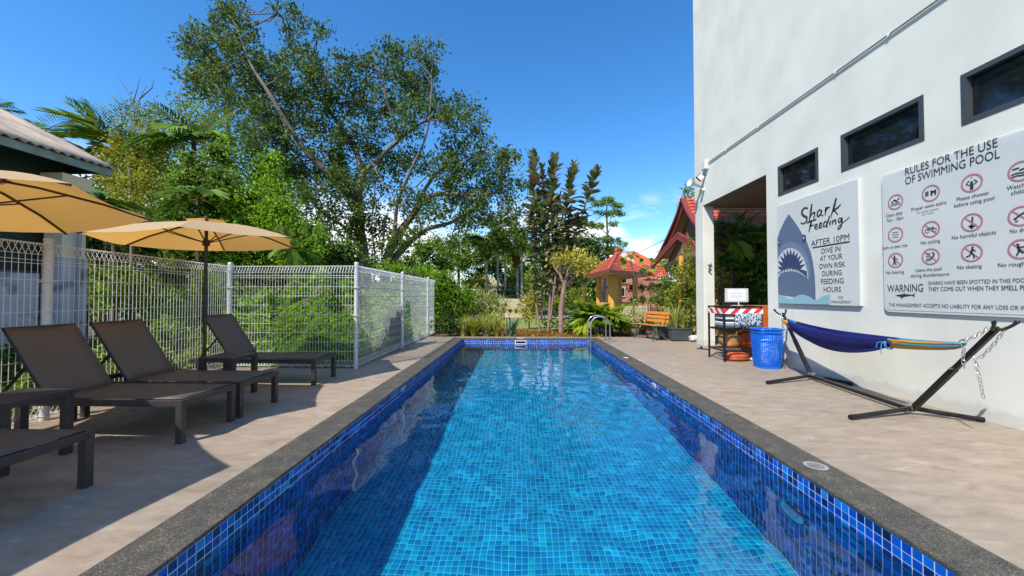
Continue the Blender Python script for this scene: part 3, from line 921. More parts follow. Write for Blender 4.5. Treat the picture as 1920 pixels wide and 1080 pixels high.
for r_i in range(3):
    for c_i in range(4):
        yc, zc = WP(cols[c_i], rows[r_i][c_i], RX)
        if r_i == 0: zc = 2.508 if c_i < 3 else 2.505
        kk = '#%d%d' % (r_i, c_i)
        pr.ring(yc, zc, RR, 0.017, 'ring' + kk)
        k = (r_i, c_i)
        if k not in ((0, 0), (0, 1), (0, 2), (0, 3), (1, 0)):
            pr.stroke([(yc + RR * 0.68, zc + RR * 0.68), (yc - RR * 0.68, zc - RR * 0.68)], 0.013, 'ring' + kk, 0.0012)
        if k == (0, 0):
            sy_(yc, zc, [(-5, 0), (-1, 3), (3, 0)]); dot(yc, zc, 4, 3); sy_(yc, zc, [(-1, 3), (1, 0)], 0.012)
            for o_ in (-2, -4): sy_(yc, zc, [(-6, o_), (-3, o_ + .8), (0, o_), (3, o_ + .8), (6, o_)], 0.007)
        elif k == (0, 1):
            for o_ in (2, 0, -2): sy_(yc, zc, [(-6, o_), (-2, o_ + .6)], 0.011)
            sy_(yc, zc, [(1, 3), (1, -3)], 0.02); sy_(yc, zc, [(5, 3), (5, -3)], 0.02); sy_(yc, zc, [(1, 1), (5, 1)], 0.02)
        elif k == (0, 2):
            dot(yc, zc, 0, 0.5, 0.014); sy_(yc, zc, [(0, -1), (0, -7)], 0.03); sy_(yc, zc, [(-2, -2), (-5, 0), (-2, 3)], 0.011); sy_(yc, zc, [(2, -2), (5, 0), (2, 3)], 0.011); sy_(yc, zc, [(-.6, 6), (.6, 6)], 0.01)
        elif k == (0, 3):
            sy_(yc, zc, [(-6, 3), (-1, 3.5)]); sy_(yc, zc, [(-1, 1), (4, 2), (6, 1)])
            for o_ in (-2, -4.5): sy_(yc, zc, [(-7, o_), (-3, o_ + .8), (1, o_), (6, o_ + .8)], 0.012)
        elif k == (1, 0):
            for o_ in (3, 0, -3): sy_(yc, zc, [(-4, o_), (4, o_)], 0.006)
        elif k == (1, 1):
            pr.ring(yc + 0.038, zc - 0.012, 0.026, 0.006, 'icon' + kk); pr.ring(yc - 0.038, zc - 0.012, 0.026, 0.006, 'icon' + kk)
            sy_(yc, zc, [(-4, -1), (-1.5, 2), (2, 2), (4, -1)], 0.007); sy_(yc, zc, [(-1, 2), (.5, -1.5), (3, 3.5)], 0.007)
        elif k == (1, 2):
            sy_(yc, zc, [(1, 6), (.4, 0)], 0.016); sy_(yc, zc, [(0, -2), (-1, -5)], 0.02); dot(yc, zc, 0, -5, 0.017); sy_(yc, zc, [(-3, -3.5), (3, -4.5)], 0.01)
        elif k == (1, 3):
            dot(yc, zc, -4, -2); sy_(yc, zc, [(-3, -1), (1, 2), (5, 4)], 0.016); sy_(yc, zc, [(-2, -4), (-4, -5)], 0.01)
        elif k == (2, 0):
            dot(yc, zc, -1, 5); sy_(yc, zc, [(-1, 3.5), (-1.5, -1)], 0.022); sy_(yc, zc, [(-1.5, -1), (-3, -6)]); sy_(yc, zc, [(-1.5, -1), (1, -6)]); sy_(yc, zc, [(-1, 2.5), (3, 1)], 0.01)
        elif k == (2, 1):
            sy_(yc, zc, [(2, 5), (4, 2), (2, -1), (0, -3)], 0.016)
            for o_ in (3, 0, -3, -5): sy_(yc, zc, [(-5, o_), (-2, o_ + 1), (0, o_)], 0.008)
        elif k == (2, 2):
            dot(yc, zc, 1, 5.5); sy_(yc, zc, [(1, 4), (-.5, 0)], 0.024); sy_(yc, zc, [(-.5, 0), (-2, -3), (-5, -4)]); sy_(yc, zc, [(0, 0), (2, -3), (2, -6)]); sy_(yc, zc, [(1, 3), (4, 1.5)], 0.01)
        else:
            dot(yc, zc, -2, 4.5); sy_(yc, zc, [(-2, 3), (-1, -1)], 0.02); sy_(yc, zc, [(-1, -1), (-3, -6)]); sy_(yc, zc, [(-1, -1), (2, -4)]); sy_(yc, zc, [(-2, 2), (3, 2)], 0.012)
sh = [(1679, 553.5), (1688, 552), (1694, 551.5), (1695.5, 549.5), (1698, 551.6), (1706, 552), (1711, 552.5), (1716.5, 549), (1714.5, 553), (1715.5, 557), (1710, 554), (1702, 555.3), (1694, 556.5), (1691, 561), (1689.5, 556.5), (1683, 555)]
pr.poly([WP(a, b_, RX) for a, b_ in sh], 'icon#shark', 0.0016)
pr.finish(rb, {'letters': ('lettering', M['ink']), 'small': ('small_lettering', M['ink_soft']), 'ring': ('ring_symbol', M['pink']), 'icon': ('pictogram', M['ink'])})

# ------------------------------------------------------------------ pool fittings
dc = thing('drain_cap', 'round drain cap with pale ring set in the right pool edge', 'drain cap', (2.25, 2.92, 0))
MB().lathe([(0.055, 0.007), (0.075, 0.0075), (0.078, 0.009), (0.066, 0.0105), (0.056, 0.0085)], (0, 0, 0), 24).build('ring', mat('pale_drain_ring', (0.30, 0.30, 0.29), 0.5), dc, smooth=True)
MB().lathe([(0.0, 0.0066), (0.054, 0.0066), (0.054, 0.0105), (0.0, 0.011)], (0, 0, 0), 24).build('plug', mat('grey_drain_plug', (0.13, 0.13, 0.12), 0.6, c2=(0.2, 0.2, 0.19), scale=30), dc, smooth=True)
pl = thing('pool_light', 'round underwater lamp on the right pool wall near the camera', 'pool light', (XR - 0.002, 2.9, -0.56))
Ml = Matrix.Rotation(R(-90), 4, 'Y')
MB().lathe([(0.12, 0.0), (0.12, 0.02), (0.1, 0.035), (0.09, 0.03)], (0, 0, 0), 24, M=Ml).build('rim', M['chrome'], pl, smooth=True)
MB().lathe([(0.09, 0.0), (0.088, 0.025), (0.05, 0.04), (0.0, 0.044)], (0, 0, 0), 24, M=Ml).build('lens', mat('lamp_lens', (0.6, 0.68, 0.7), 0.1), pl, smooth=True)
for nm_, x, y, sg in (('right', XR, 5.83, -1), ('left', XL, 5.54, 1)):
    q = thing('depth_marker', 'white depth marker tile with dark stripes on the %s pool wall' % nm_, 'marker', (x, y, -0.075))
    MB().box((sg * 0.003, 0, 0), (0.006, 0.16, 0.05)).build('plate', M['white_paint'], q)
    for k in (-1, 0, 1):
        MB().box((sg * 0.0075, k * 0.048, 0), (0.002, 0.022, 0.034)).build('stripe', M['navy'], q)
sk = thing('skimmer', 'dark skimmer slot in the middle of the far pool wall', 'skimmer', (0.02, YF - 0.004, -0.095))
q = MB(); q.box((0, -0.004, 0.045), (0.34, 0.012, 0.02)); q.box((0, -0.004, -0.045), (0.34, 0.012, 0.02)); q.box((-0.16, -0.004, 0), (0.02, 0.012, 0.07)); q.box((0.16, -0.004, 0), (0.02, 0.012, 0.07))
q.build('frame', M['white_paint'], sk)
MB().box((0, 0, 0), (0.30, 0.006, 0.07)).build('opening', M['black'], sk)  # flat black plate: shade of the slot's hollow is only its colour
MB().lathe([(0, 0.008), (0.13, 0.008), (0.13, 0.012), (0, 0.013)], (0.02, 11.47, 0), 20).build('cover', M['soffit'], label='round cream cover let into the pool edge above the skimmer slot', cat='drain cover')
MB().box((2.22, 7.9, 0.009), (0.05, 0.11, 0.004), rz=0.5).build('white_mark', M['white_paint'], label='small white scrap lying on the right pool edge', cat='litter')

ld = thing('pool_ladder', 'pair of polished steel grab rails arching over the far right pool edge', 'pool ladder', (2.25, 10.8, 0))
for yo in (-0.25, 0.25):
    pts = [(-0.27, yo, -0.55)] + [(-0.27 + 0.0, yo, 0.46)]
    for i in range(1, 12):
        a = math.pi * (1 - i / 12)
        pts.append((0.0 + 0.27 * math.cos(a), yo, 0.48 + 0.25 * math.sin(a)))
    pts += [(0.27, yo, 0.46), (0.27, yo, 0.005)]
    MB().tube(pts, 0.02, 10).build('rail', M['chrome'], ld, smooth=True)
    MB().lathe([(0.05, 0.0065), (0.05, 0.015), (0.022, 0.03)], (0.27 if 0.27 < 0.1 else 0.26, yo, 0), 14).build('flange', M['chrome'], ld, smooth=True)
for z_ in (-0.35,):
    MB().box((-0.27, 0, z_), (0.08, 0.5, 0.03)).build('step', M['white_paint'], ld)

# ------------------------------------------------------------------ wire fence
fp = [P(45, 790, z=0), None, P(667, 691, z=0), P(754, 652, z=0), P(802, 631, z=0)]
fp[0] = Vector((-4.98, 3.83, 0))
fp[1] = Vector((-5.27, fp[2].y + 0.01, 0))
fp.insert(0, Vector((-4.72, 1.3, 0)))
fp.insert(0, Vector((-4.5, -1.2, 0)))
fence = thing('wire_fence', 'silver welded wire fence with round posts along the left edge of the deck', 'fence', (-4, 4, 0))
FH = 1.86
wire_m = mat('galvanised_wire', (0.80, 0.82, 0.84), 0.45, 0.1)
ORG = Vector((-4, 4, 0))
def fence_panel(a, b_):
    q = MB()
    d = (b_ - a); L_ = d.length; d.normalize()
    nn = Vector((-d.y, d.x, 0))
    # roll-top profile: each wire bends into a triangle at top and foot
    z0, z1 = 0.14, FH - 0.13
    prof = [(0.0, z0), (0.05, 0.05), (-0.05, 0.05), (0, z0), (0, z1), (-0.05, FH - 0.02), (0.05, FH - 0.02), (0, z1)]
    k = int(L_ / 0.055)
    for i in range(k + 1):
        c = a + d * (0.04 + (L_ - 0.08) * i / k)
        pts = [c + nn * u + Vector((0, 0, z_)) for u, z_ in prof]
        for p_, q_ in zip(pts[:-1], pts[1:]):
            q.beam(p_ - ORG, q_ - ORG, 0.0037, 0.0037)
    hs_ = [(0.05, 0.05), (-0.05, 0.05), (0.004, z0), (0.004, z1), (-0.05, FH - 0.02), (0.05, FH - 0.02)]
    z_ = z0 + 0.166
    while z_ < z1 - 0.05:
        hs_.append((0.004, z_)); z_ += 0.166
    hs_.append((0.004, z1 - 0.06))
    for u, z_ in hs_:
        p_ = a + nn * u + Vector((0, 0, z_)); e_ = b_ + nn * u + Vector((0, 0, z_))
        q.beam(p_ - ORG, e_ - ORG, 0.005, 0.005)
    q.build('wire_panel', wire_m, fence)
for a, b_ in zip(fp[:-1], fp[1:]):
    fence_panel(a, b_)
endp = fp[-1] + (fp[-1] - fp[-2]).normalized() * 0.9
fence_panel(fp[-1], endp)
for p_ in fp:
    q = MB().tube([p_ - ORG, p_ - ORG + Vector((0, 0, FH + 0.02))], 0.038, 14)
    po = q.build('post', M['galv'], fence, smooth=True)
    MB().lathe([(0.041, FH + 0.02), (0.041, FH + 0.035), (0.03, FH + 0.05), (0.0, FH + 0.053)], p_ - ORG, 14).build('cap', M['galv'], po, smooth=True)
    for z_ in (0.4, 0.95, 1.45):
        MB().box(p_ - ORG + Vector((0.0, 0.0, z_)), (0.1, 0.1, 0.012), rz=0.6).build('clamp', M['galv'], po)

# ------------------------------------------------------------------ sun loungers
def make_lounger():
    t = thing('sun_lounger', '', 'sun lounger')
    W, H, L_, hx = 0.63, 0.38, 1.86, -1.28      # foot end at x=0, head at -L
    for sx_ in (-0.03, -L_ + 0.14):
        for s_ in (-1, 1):
            MB().bx(sx_ - 0.028, sx_ + 0.028, s_ * (W / 2 - 0.028) - 0.026, s_ * (W / 2 - 0.028) + 0.026, 0.001, H - 0.055).build('leg', M['charcoal'], t, bevel=0.003)
    q = MB()
    for s_ in (-1, 1):
        q.bx(-L_, 0, s_ * (W / 2 - 0.02) - 0.02, s_ * (W / 2 - 0.02) + 0.02, H - 0.055, H)
    q.bx(-0.045, -0.0005, -W / 2 + 0.041, W / 2 - 0.041, H - 0.0545, H - 0.0005)
    q.bx(-L_ + 0.0005, -L_ + 0.045, -W / 2 + 0.041, W / 2 - 0.041, H - 0.0545, H - 0.0005)
    q.bx(hx - 0.03, hx + 0.02, -W / 2 + 0.041, W / 2 - 0.041, H - 0.05, H - 0.012)
    q.build('frame', M['charcoal'], t, bevel=0.003)
    n_ = 8
    q = MB()
    for i in range(n_):
        for j in range(5):
            pass
    vs_ = [(hx + (-0.03 - hx) * i / n_, (-W / 2 + 0.03) + (W - 0.06) * j / 6, H + 0.004 - 0.010 * math.sin(math.pi * j / 6) * math.sin(math.pi * i / n_)) for i in range(n_ + 1) for j in range(7)]
    q.add(vs_, [(i * 7 + j, i * 7 + j + 1, (i + 1) * 7 + j + 1, (i + 1) * 7 + j) for i in range(n_) for j in range(6)])
    o = q.build('seat', M['sling'], t, smooth=True)
    sd = o.modifiers.new('thick', 'SOLIDIFY'); sd.thickness = 0.006
    BL, an = 0.75, R(56)
    bk = MB()
    Mb = Matrix.Translation((hx, 0, H)) @ Matrix.Rotation(an - math.pi, 4, 'Y')
    # along the back: local -x becomes up and back
    def Bp(u, v, w_):
        return Vector((hx - math.cos(an) * u - math.sin(an) * w_ * -1 * -1, v, H + math.sin(an) * u - math.cos(an) * w_))
    for s_ in (-1, 1):
        bk.beam(Bp(0, s_ * (W / 2 - 0.055), 0), Bp(BL, s_ * (W / 2 - 0.055), 0), 0.026, 0.03, up=(1, 0, 0))
    bk.beam(Bp(BL, -W / 2 + 0.042, 0), Bp(BL, W / 2 - 0.042, 0), 0.03, 0.026)
    bf = bk.build('backrest_frame', M['charcoal'], t, bevel=0.002)
    q = MB()
    vs_ = [Bp(BL * i / n_, (-W / 2 + 0.045) + (W - 0.09) * j / 6, -0.018 + 0.012 * math.sin(math.pi * j / 6)) for i in range(n_ + 1) for j in range(7)]
    q.add(vs_, [(i * 7 + j, i * 7 + j + 1, (i + 1) * 7 + j + 1, (i + 1) * 7 + j) for i in range(n_) for j in range(6)])
    o = q.build('backrest', M['sling'], t, smooth=True)
    sd = o.modifiers.new('thick', 'SOLIDIFY'); sd.thickness = 0.006
    q = MB()
    for s_ in (-1, 1):
        q.beam(Bp(0.38, s_ * (W / 2 - 0.09), 0.02), (hx - 0.52, s_ * (W / 2 - 0.09), H - 0.03), 0.02, 0.02)
    q.beam((hx - 0.52, -W / 2 + 0.06, H - 0.03), (hx - 0.52, W / 2 - 0.06, H - 0.03), 0.02, 0.02)
    q.build('support_strut', M['black'], t)
    return t
proto = make_lounger()
lb = ['dark sun lounger cut off by the left frame edge, nearest the camera',
      'dark sun lounger with the broad raised backrest in front of the thick fence post',
      'middle dark sun lounger pushed up against the far side of its neighbour',
      'farthest dark sun lounger, beyond the umbrella pole and side table']
for i, (x, y) in enumerate([(-2.93, 2.22), (-2.97, 3.55), (-2.97, 4.24), (-2.97, 5.68)]):
    o = proto if i == 0 else copy_tree(proto)
    o.location = (x, y, 0)
    o['label'] = lb[i]; o['category'] = 'sun lounger'; o['group'] = 'dark sun loungers in a row beside the pool'
proto.rotation_euler = (0, 0, 0)

def make_table():
    t = thing('side_table', '', 'side table')
    W, H = 0.44, 0.53
    for a in (-1, 1):
        for b_ in (-1, 1):
            MB().bx(a * (W / 2 - 0.028) - 0.028, a * (W / 2 - 0.028) + 0.028, b_ * (W / 2 - 0.028) - 0.028, b_ * (W / 2 - 0.028) + 0.028, 0.001, H - 0.05).build('leg', M['charcoal'], t, bevel=0.003)
    MB().bx(-W / 2, W / 2, -W / 2, W / 2, H - 0.05, H).build('table_top', M['charcoal'], t, bevel=0.004)
    return t
tb = make_table()
for i, (x, y, l_) in enumerate([(-3.93, 2.83, 'square dark side table between the two loungers nearest the camera'), (-3.79, 4.81, 'square dark side table beside the pole of the small looking far umbrella')]):
    o = tb if i == 0 else copy_tree(tb)
    o.location = (x, y, 0)
    o['label'] = l_; o['category'] = 'side table'; o['group'] = 'dark square side tables between loungers'

# ------------------------------------------------------------------ umbrellas
def make_umbrella(c, H, Rr, rot, tx, ty, label, rise):
    t = thing('garden_umbrella', label, 'umbrella', (c[0], c[1], 0), group='ochre garden umbrellas over the loungers')
    n_ = 6
    def cor(a, r_, dz=0):
        x, y = r_ * math.cos(a), r_ * math.sin(a)
        return Vector((x, y, H + tx * x + ty * y + dz))
    apex = Vector((0, 0, H + rise))
    def on(a, k):      # point on the rib, k 0 centre .. 1 rim
        p_ = apex.lerp(cor(a, Rr), k)
        return p_ + Vector((0, 0, 0.05 * math.sin(math.pi * k)))
    K = 6
    q = MB()
    for i in range(n_):
        a0, a1 = rot + 2 * math.pi * i / n_, rot + 2 * math.pi * (i + 1) / n_
        vs_ = []
        for u in range(K + 1):
            k = 0.03 + 0.97 * u / K
            for v in range(5):
                p_ = on(a0, k).lerp(on(a1, k), v / 4)
                p_.z -= 0.028 * math.sin(math.pi * v / 4) * k
                # rim is cut slightly hollow between ribs
                if u == K:
                    s_ = 1 - 0.02 * math.sin(math.pi * v / 4)
                    p_.x *= s_; p_.y *= s_
                vs_.append(p_)
        q.add(vs_, [(u * 5 + v, u * 5 + v + 1, (u + 1) * 5 + v + 1, (u + 1) * 5 + v) for u in range(K) for v in range(4)])
    cv = q.build('canopy', M['canvas'], t, smooth=True)
    q = MB()
    for i in range(n_):
        a0, a1 = rot + 2 * math.pi * i / n_, rot + 2 * math.pi * (i + 1) / n_
        b0, b1 = on(a0, 0.2), on(a1, 0.2)
        up = Vector((0, 0, 0.035))
        q.add([apex + Vector((0, 0, 0.05)), b0 + up, b1 + up], [(0, 1, 2)])
        mid = (b0 + b1) / 2
    q.build('vent_flap', M['canvas'], cv, smooth=False)
    hub = Vector((0, 0, H - 0.02 + 0.0))
    for i in range(n_):
        a = rot + 2 * math.pi * i / n_
        q = MB()
        pts = [on(a, k) - Vector((0, 0, 0.014)) for k in (0.03, 0.35, 0.7, 1.0)]
        for p_, e_ in zip(pts[:-1], pts[1:]):
            q.beam(p_, e_, 0.014, 0.02)
        rb_ = q.build('rib', M['rib'], t)
        MB().beam(hub + Vector((0.03 * math.cos(a), 0.03 * math.sin(a), 0)), on(a, 0.5) - Vector((0, 0, 0.02)), 0.012, 0.014).build('strut', M['rib'], rb_)
    MB().tube([(0, 0, 0.02), (0, 0, H + rise + 0.03)], 0.021, 12).build('pole', M['umb_pole'], t, smooth=True)
    MB().lathe([(0.03, -0.05), (0.045, -0.04), (0.045, 0.02), (0.03, 0.04)], hub, 14).build('hub', M['umb_pole'], t, smooth=True)
    MB().lathe([(0.0, H + rise + 0.09), (0.02, H + rise + 0.08), (0.028, H + rise + 0.05), (0.0, H + rise + 0.03)][::-1], (0, 0, 0), 12).build('finial', M['umb_pole'], t, smooth=True)
    MB().lathe([(0.17, 0.001), (0.17, 0.04), (0.06, 0.06), (0.035, 0.08), (0.035, 0.32), (0.03, 0.34)], (0, 0, 0), 24).build('base', M['umb_pole'], t, smooth=True)
    return t
UM2 = make_umbrella((-4.386, 5.112), 2.068, 1.19, -0.019, 0.042, 0.014, 'open ochre garden umbrella fully in view over the far loungers', 0.27)
UM1 = make_umbrella((-4.70, 3.007), 2.072, 1.185, -0.144, 0.093, -0.015, 'open ochre garden umbrella cut off by the left frame edge', 0.27)
UM0 = make_umbrella((-4.38, 0.93), 2.068, 1.19, 0.39, 0, 0, 'open ochre garden umbrella nearest the camera, seen by its shadow on the deck', 0.27)

# ------------------------------------------------------------------ left neighbour house
hs_ = thing('neighbour_house', 'old low house with weathered corrugated roof and dark green walls behind the left fence', 'house', (-9, 4, 0))
def hb(mb):
    mb.v = [(x + 9, y - 4, z) for x, y, z in mb.v]; return mb
EX, EZ, RXx, RZ, EY = -8.0, 3.80, -11.0, 5.33, 7.2
q = MB()
ny_, nx2 = 260, 6
Y0 = -4.0
vs_ = []
for i in range(ny_ + 1):
    y = Y0 + (EY - Y0) * i / ny_
    for j in range(nx2 + 1):
        k = j / nx2
        vs_.append((EX + (RXx - EX) * k, y, EZ + (RZ - EZ) * k + 0.028 * math.sin(y * 2 * math.pi / 0.146) + (0.02 if j in (2, 4) else 0)))
q.add(vs_, [(i * 7 + j, i * 7 + j + 1, (i + 1) * 7 + j + 1, (i + 1) * 7 + j) for i in range(ny_) for j in range(nx2)])
o = hb(q).build('roof', M['corrugated'], hs_, smooth=True)
sd = o.modifiers.new('thick', 'SOLIDIFY'); sd.thickness = 0.012
q = MB(); q.add([(RXx, Y0, RZ), (RXx, EY, RZ), (-14, EY, EZ), (-14, Y0, EZ)], [(0, 1, 2, 3)])
hb(q).build('rear_roof', M['corrugated'], hs_)
hb(MB().bx(EX - 0.09, EX - 0.05, Y0, EY - 0.06, EZ - 0.15, EZ - 0.01)).build('fascia', M['teal_trim'], hs_)
hb(MB().beam((EX - 0.09, EY - 0.08, EZ - 0.06), (RXx, EY - 0.08, RZ - 0.09), 0.04, 0.18)).build('barge_board', M['teal_trim'], hs_)
hb(MB().bx(-12.4, -8.75, Y0, 6.9, 2.45, 4.10)).build('upper_wall', M['dark_green_wall'], hs_)
hb(MB().add([(RXx, EY - 0.3, RZ - 0.05), (EX - 0.1, EY - 0.3, EZ - 0.05), (EX - 0.1, EY - 0.3, EZ - 0.15), (RXx, EY - 0.3, EZ - 0.15)], [(0, 1, 2, 3)]).bx(-11, -8.1, EY - 0.29, EY - 0.25, EZ - 0.16, EZ - 0.04)).build('gable_infill', M['dark_green_wall'], hs_)
hb(MB().bx(-14, -8.78, Y0, 6.88, 1.75, 2.449)).build('mid_wall', M['dark_green_wall'], hs_)
hb(MB().bx(-14, -8.75, Y0, 6.9, -0.1, 1.749)).build('lower_wall', M['mauve_wall'], hs_)
hb(MB().bx(-8.775, -8.735, -2, 6.0, 2.18, 2.25)).build('window_sill', M['white_paint'], hs_)
q = MB(); q.bx(-8.62, -8.27, 6.55, 6.92, 2.0, 3.52)
q.bx(-8.66, -8.23, 6.5, 6.97, 3.28, 3.53)
hb(q).build('pillar', mat('light_cream_paint', (0.74, 0.64, 0.44), 0.75, c2=(0.66, 0.57, 0.40), scale=2.5), hs_, bevel=0.01)
hb(MB().bx(-8.62, -8.25, 6.53, 6.94, -0.1, 2.0)).build('pillar_foot', M['peeling'], hs_)
hb(MB().bx(-8.63, -8.61, 6.0, 6.5, -0.1, 1.7)).build('painted_panel', M['peeling'], hs_)
hb(MB().tube([(-8.2, 6.75, -0.1), (-8.2, 6.75, 3.3)], 0.03, 8)).build('drainpipe', M['pipe'], hs_)
MB().box((P(454, 655, Y=7.15).x, 7.15, 0.16), (0.34, 0.3, 0.42)).build('white_block', M['stone'], label='pale square block among the creepers behind the farthest lounger', cat='block', bevel=0.01)

# ------------------------------------------------------------------ rack with towels
rk = thing('metal_rack', 'black metal rack with striped tape round its top, before the wall opening', 'rack', (4.4, 7.78, 0))
RW, RD, RH = 0.76, 0.62, 1.10
for a in (-1, 1):
    for b_ in (-1, 1):
        MB().bx(a * (RW / 2 - 0.015) - 0.015, a * (RW / 2 - 0.015) + 0.015, b_ * (RD / 2 - 0.015) - 0.015, b_ * (RD / 2 - 0.015) + 0.015, 0.001, RH - 0.03).build('leg', M['black'], rk)
MB().bx(-RW / 2, RW / 2, -RD / 2, RD / 2, RH - 0.03, RH).build('top_shelf', M['black'], rk)
for nm_, z_ in (('middle_shelf', 0.62), ('lower_shelf', 0.2)):
    q = MB()
    q.bx(-RW / 2 + 0.03, RW / 2 - 0.03, -RD / 2 + 0.002, -RD / 2 + 0.027, z_, z_ + 0.03); q.bx(-RW / 2 + 0.03, RW / 2 - 0.03, RD / 2 - 0.027, RD / 2 - 0.002, z_, z_ + 0.03)
    q.bx(-RW / 2 + 0.002, -RW / 2 + 0.027, -RD / 2 + 0.03, RD / 2 - 0.03, z_, z_ + 0.03); q.bx(RW / 2 - 0.027, RW / 2 - 0.002, -RD / 2 + 0.03, RD / 2 - 0.03, z_, z_ + 0.03)
    for k in range(9):
        x = -RW / 2 + 0.07 + k * (RW - 0.14) / 8
        q.bx(x - 0.006, x + 0.006, -RD / 2 + 0.027, RD / 2 - 0.027, z_ + 0.01, z_ + 0.02)
    q.build(nm_, M['black'], rk)
# barrier tape
m, n, b = newmat('red_white_tape')
t = n.nodes.new('ShaderNodeTexCoord'); sp = n.nodes.new('ShaderNodeSeparateXYZ'); n.links.new(t.outputs['Object'], sp.inputs[0])
ad = n.nodes.new('ShaderNodeMath'); ad.operation = 'ADD'; n.links.new(sp.outputs['X'], ad.inputs[0]); n.links.new(sp.outputs['Y'], ad.inputs[1])
a2 = n.nodes.new('ShaderNodeMath'); a2.operation = 'SUBTRACT'; n.links.new(ad.outputs[0], a2.inputs[0]); n.links.new(sp.outputs['Z'], a2.inputs[1])
m2 = n.nodes.new('ShaderNodeMath'); m2.operation = 'MULTIPLY'; m2.inputs[1].default_value = 4.6; n.links.new(a2.outputs[0], m2.inputs[0])
f2 = n.nodes.new('ShaderNodeMath'); f2.operation = 'FRACT'; n.links.new(m2.outputs[0], f2.inputs[0])
r = ramp(n, [(0.0, (0.62, 0.03, 0.03)), (0.5, (0.75, 0.72, 0.70))]); r.color_ramp.interpolation = 'CONSTANT'
n.links.new(f2.outputs[0], r.inputs[0]); n.links.new(r.outputs[0], b.inputs['Base Color']); b.inputs['Roughness'].default_value = 0.35
M['tape'] = m
q = MB()
e = 0.006
vs_ = []
path = [(-RW / 2 - e, RD / 2), (-RW / 2 - e, -RD / 2 - e), (RW / 2 + e, -RD / 2 - e), (RW / 2 + e, RD / 2)]
for i, (x, y) in enumerate(path):
    vs_ += [(x, y, 0.945), (x, y, 1.05)]
q.add(vs_, [(2 * i, 2 * i + 2, 2 * i + 3, 2 * i + 1) for i in range(3)])
o = q.build('barrier_tape', M['tape'], label='red and white striped plastic tape wrapped round the top of the black rack', cat='tape')
o.location = (4.4, 7.78, 0)
sd = o.modifiers.new('thick', 'SOLIDIFY'); sd.thickness = 0.001
# patterned towel
m, n, b = newmat('navy_white_pattern')
t = n.nodes.new('ShaderNodeTexCoord'); v = n.nodes.new('ShaderNodeTexNoise'); v.inputs['Scale'].default_value = 17; v.inputs['Detail'].default_value = 1; v.inputs['Distortion'].default_value = 2.5
n.links.new(t.outputs['Object'], v.inputs[0])
r = ramp(n, [(0.0, (0.01, 0.02, 0.10)), (0.49, (0.02, 0.04, 0.18)), (0.51, (0.62, 0.66, 0.68)), (0.62, (0.55, 0.62, 0.66)), (0.635, (0.05, 0.33, 0.30))]); r.color_ramp.interpolation = 'CONSTANT'
n.links.new(v.outputs[0], r.inputs[0]); n.links.new(r.outputs[0], b.inputs['Base Color']); b.inputs['Roughness'].default_value = 0.85
M['pattern'] = m
q = MB()
nx2 = 14
vs_ = [(-0.16 + 0.52 * i / nx2, -RD / 2 - 0.008 - 0.012 * math.sin(i * 1.3) * (1 - j / 3), 0.67 + 0.29 * j / 3 + 0.012 * math.sin(i * 0.9) * (j == 0)) for i in range(nx2 + 1) for j in range(4)]
q.add(vs_, [(i * 4 + j, (i + 1) * 4 + j, (i + 1) * 4 + j + 1, i * 4 + j + 1) for i in range(nx2) for j in range(3)])
o = q.build('patterned_towel', M['pattern'], smooth=True, label='navy and white patterned towel hanging on the front of the rack', cat='towel')
o.location = (4.4, 7.78, 0)
sd = o.modifiers.new('thick', 'SOLIDIFY'); sd.thickness = 0.006
cols_ = [('grey', 'navy'), ('navy', 'navy')]
greyc = mat('grey_towel', (0.22, 0.26, 0.29), 0.9); whc = mat('white_towel', (0.65, 0.66, 0.68), 0.9); dkc = mat('teal_dark_towel', (0.03, 0.06, 0.08), 0.9)
zt = 0.652
for i, (mt_, nm_) in enumerate([(dkc, 'dark teal folded towel at the bottom of the towel pile on the rack'), (greyc, 'grey folded towel second from the bottom of the pile on the rack'), (whc, 'white folded towel in the middle of the pile on the rack'), (M['navy'], 'navy folded towel above the white one in the pile on the rack'), (whc, 'upper white folded towel under the grey top towel on the rack'), (greyc, 'grey folded towel on top of the pile on the rack')]):
    hh = 0.045
    MB().box((4.155, 7.68, zt + hh / 2), (0.20, 0.36, hh - 0.003)).build('folded_towel', mt_, label=nm_, cat='towel', group='folded towels piled on the rack', bevel=0.014)
    zt += hh
# card holder on the rack
ch_ = thing('card_stand', 'silver stand holding a blank white card on top of the rack', 'sign stand', (4.42, 7.72, RH))
MB().box((0, 0, 0.008), (0.2, 0.12, 0.012)).build('foot', M['galv'], ch_, bevel=0.004)
MB().tube([(0.04, 0, 0.014), (0.04, 0, 0.075)], 0.012, 8).build('stem', M['galv'], ch_, smooth=True)
MB().box((0.0, 0, 0.215), (0.47, 0.018, 0.28)).build('frame', M['galv'], ch_, bevel=0.004)
cd = MB().box((0.0, -0.0105, 0.215), (0.36, 0.003, 0.225)).build('card', M['white_paint'], ch_)
q = MB()
for k, wd_ in enumerate((0.2, 0.26, 0.24, 0.27, 0.18)):
    q.box((-0.01, -0.0135, 0.28 - 0.03 * k), (wd_, 0.001, 0.004))
q.build('print_lines', greyc, ch_)
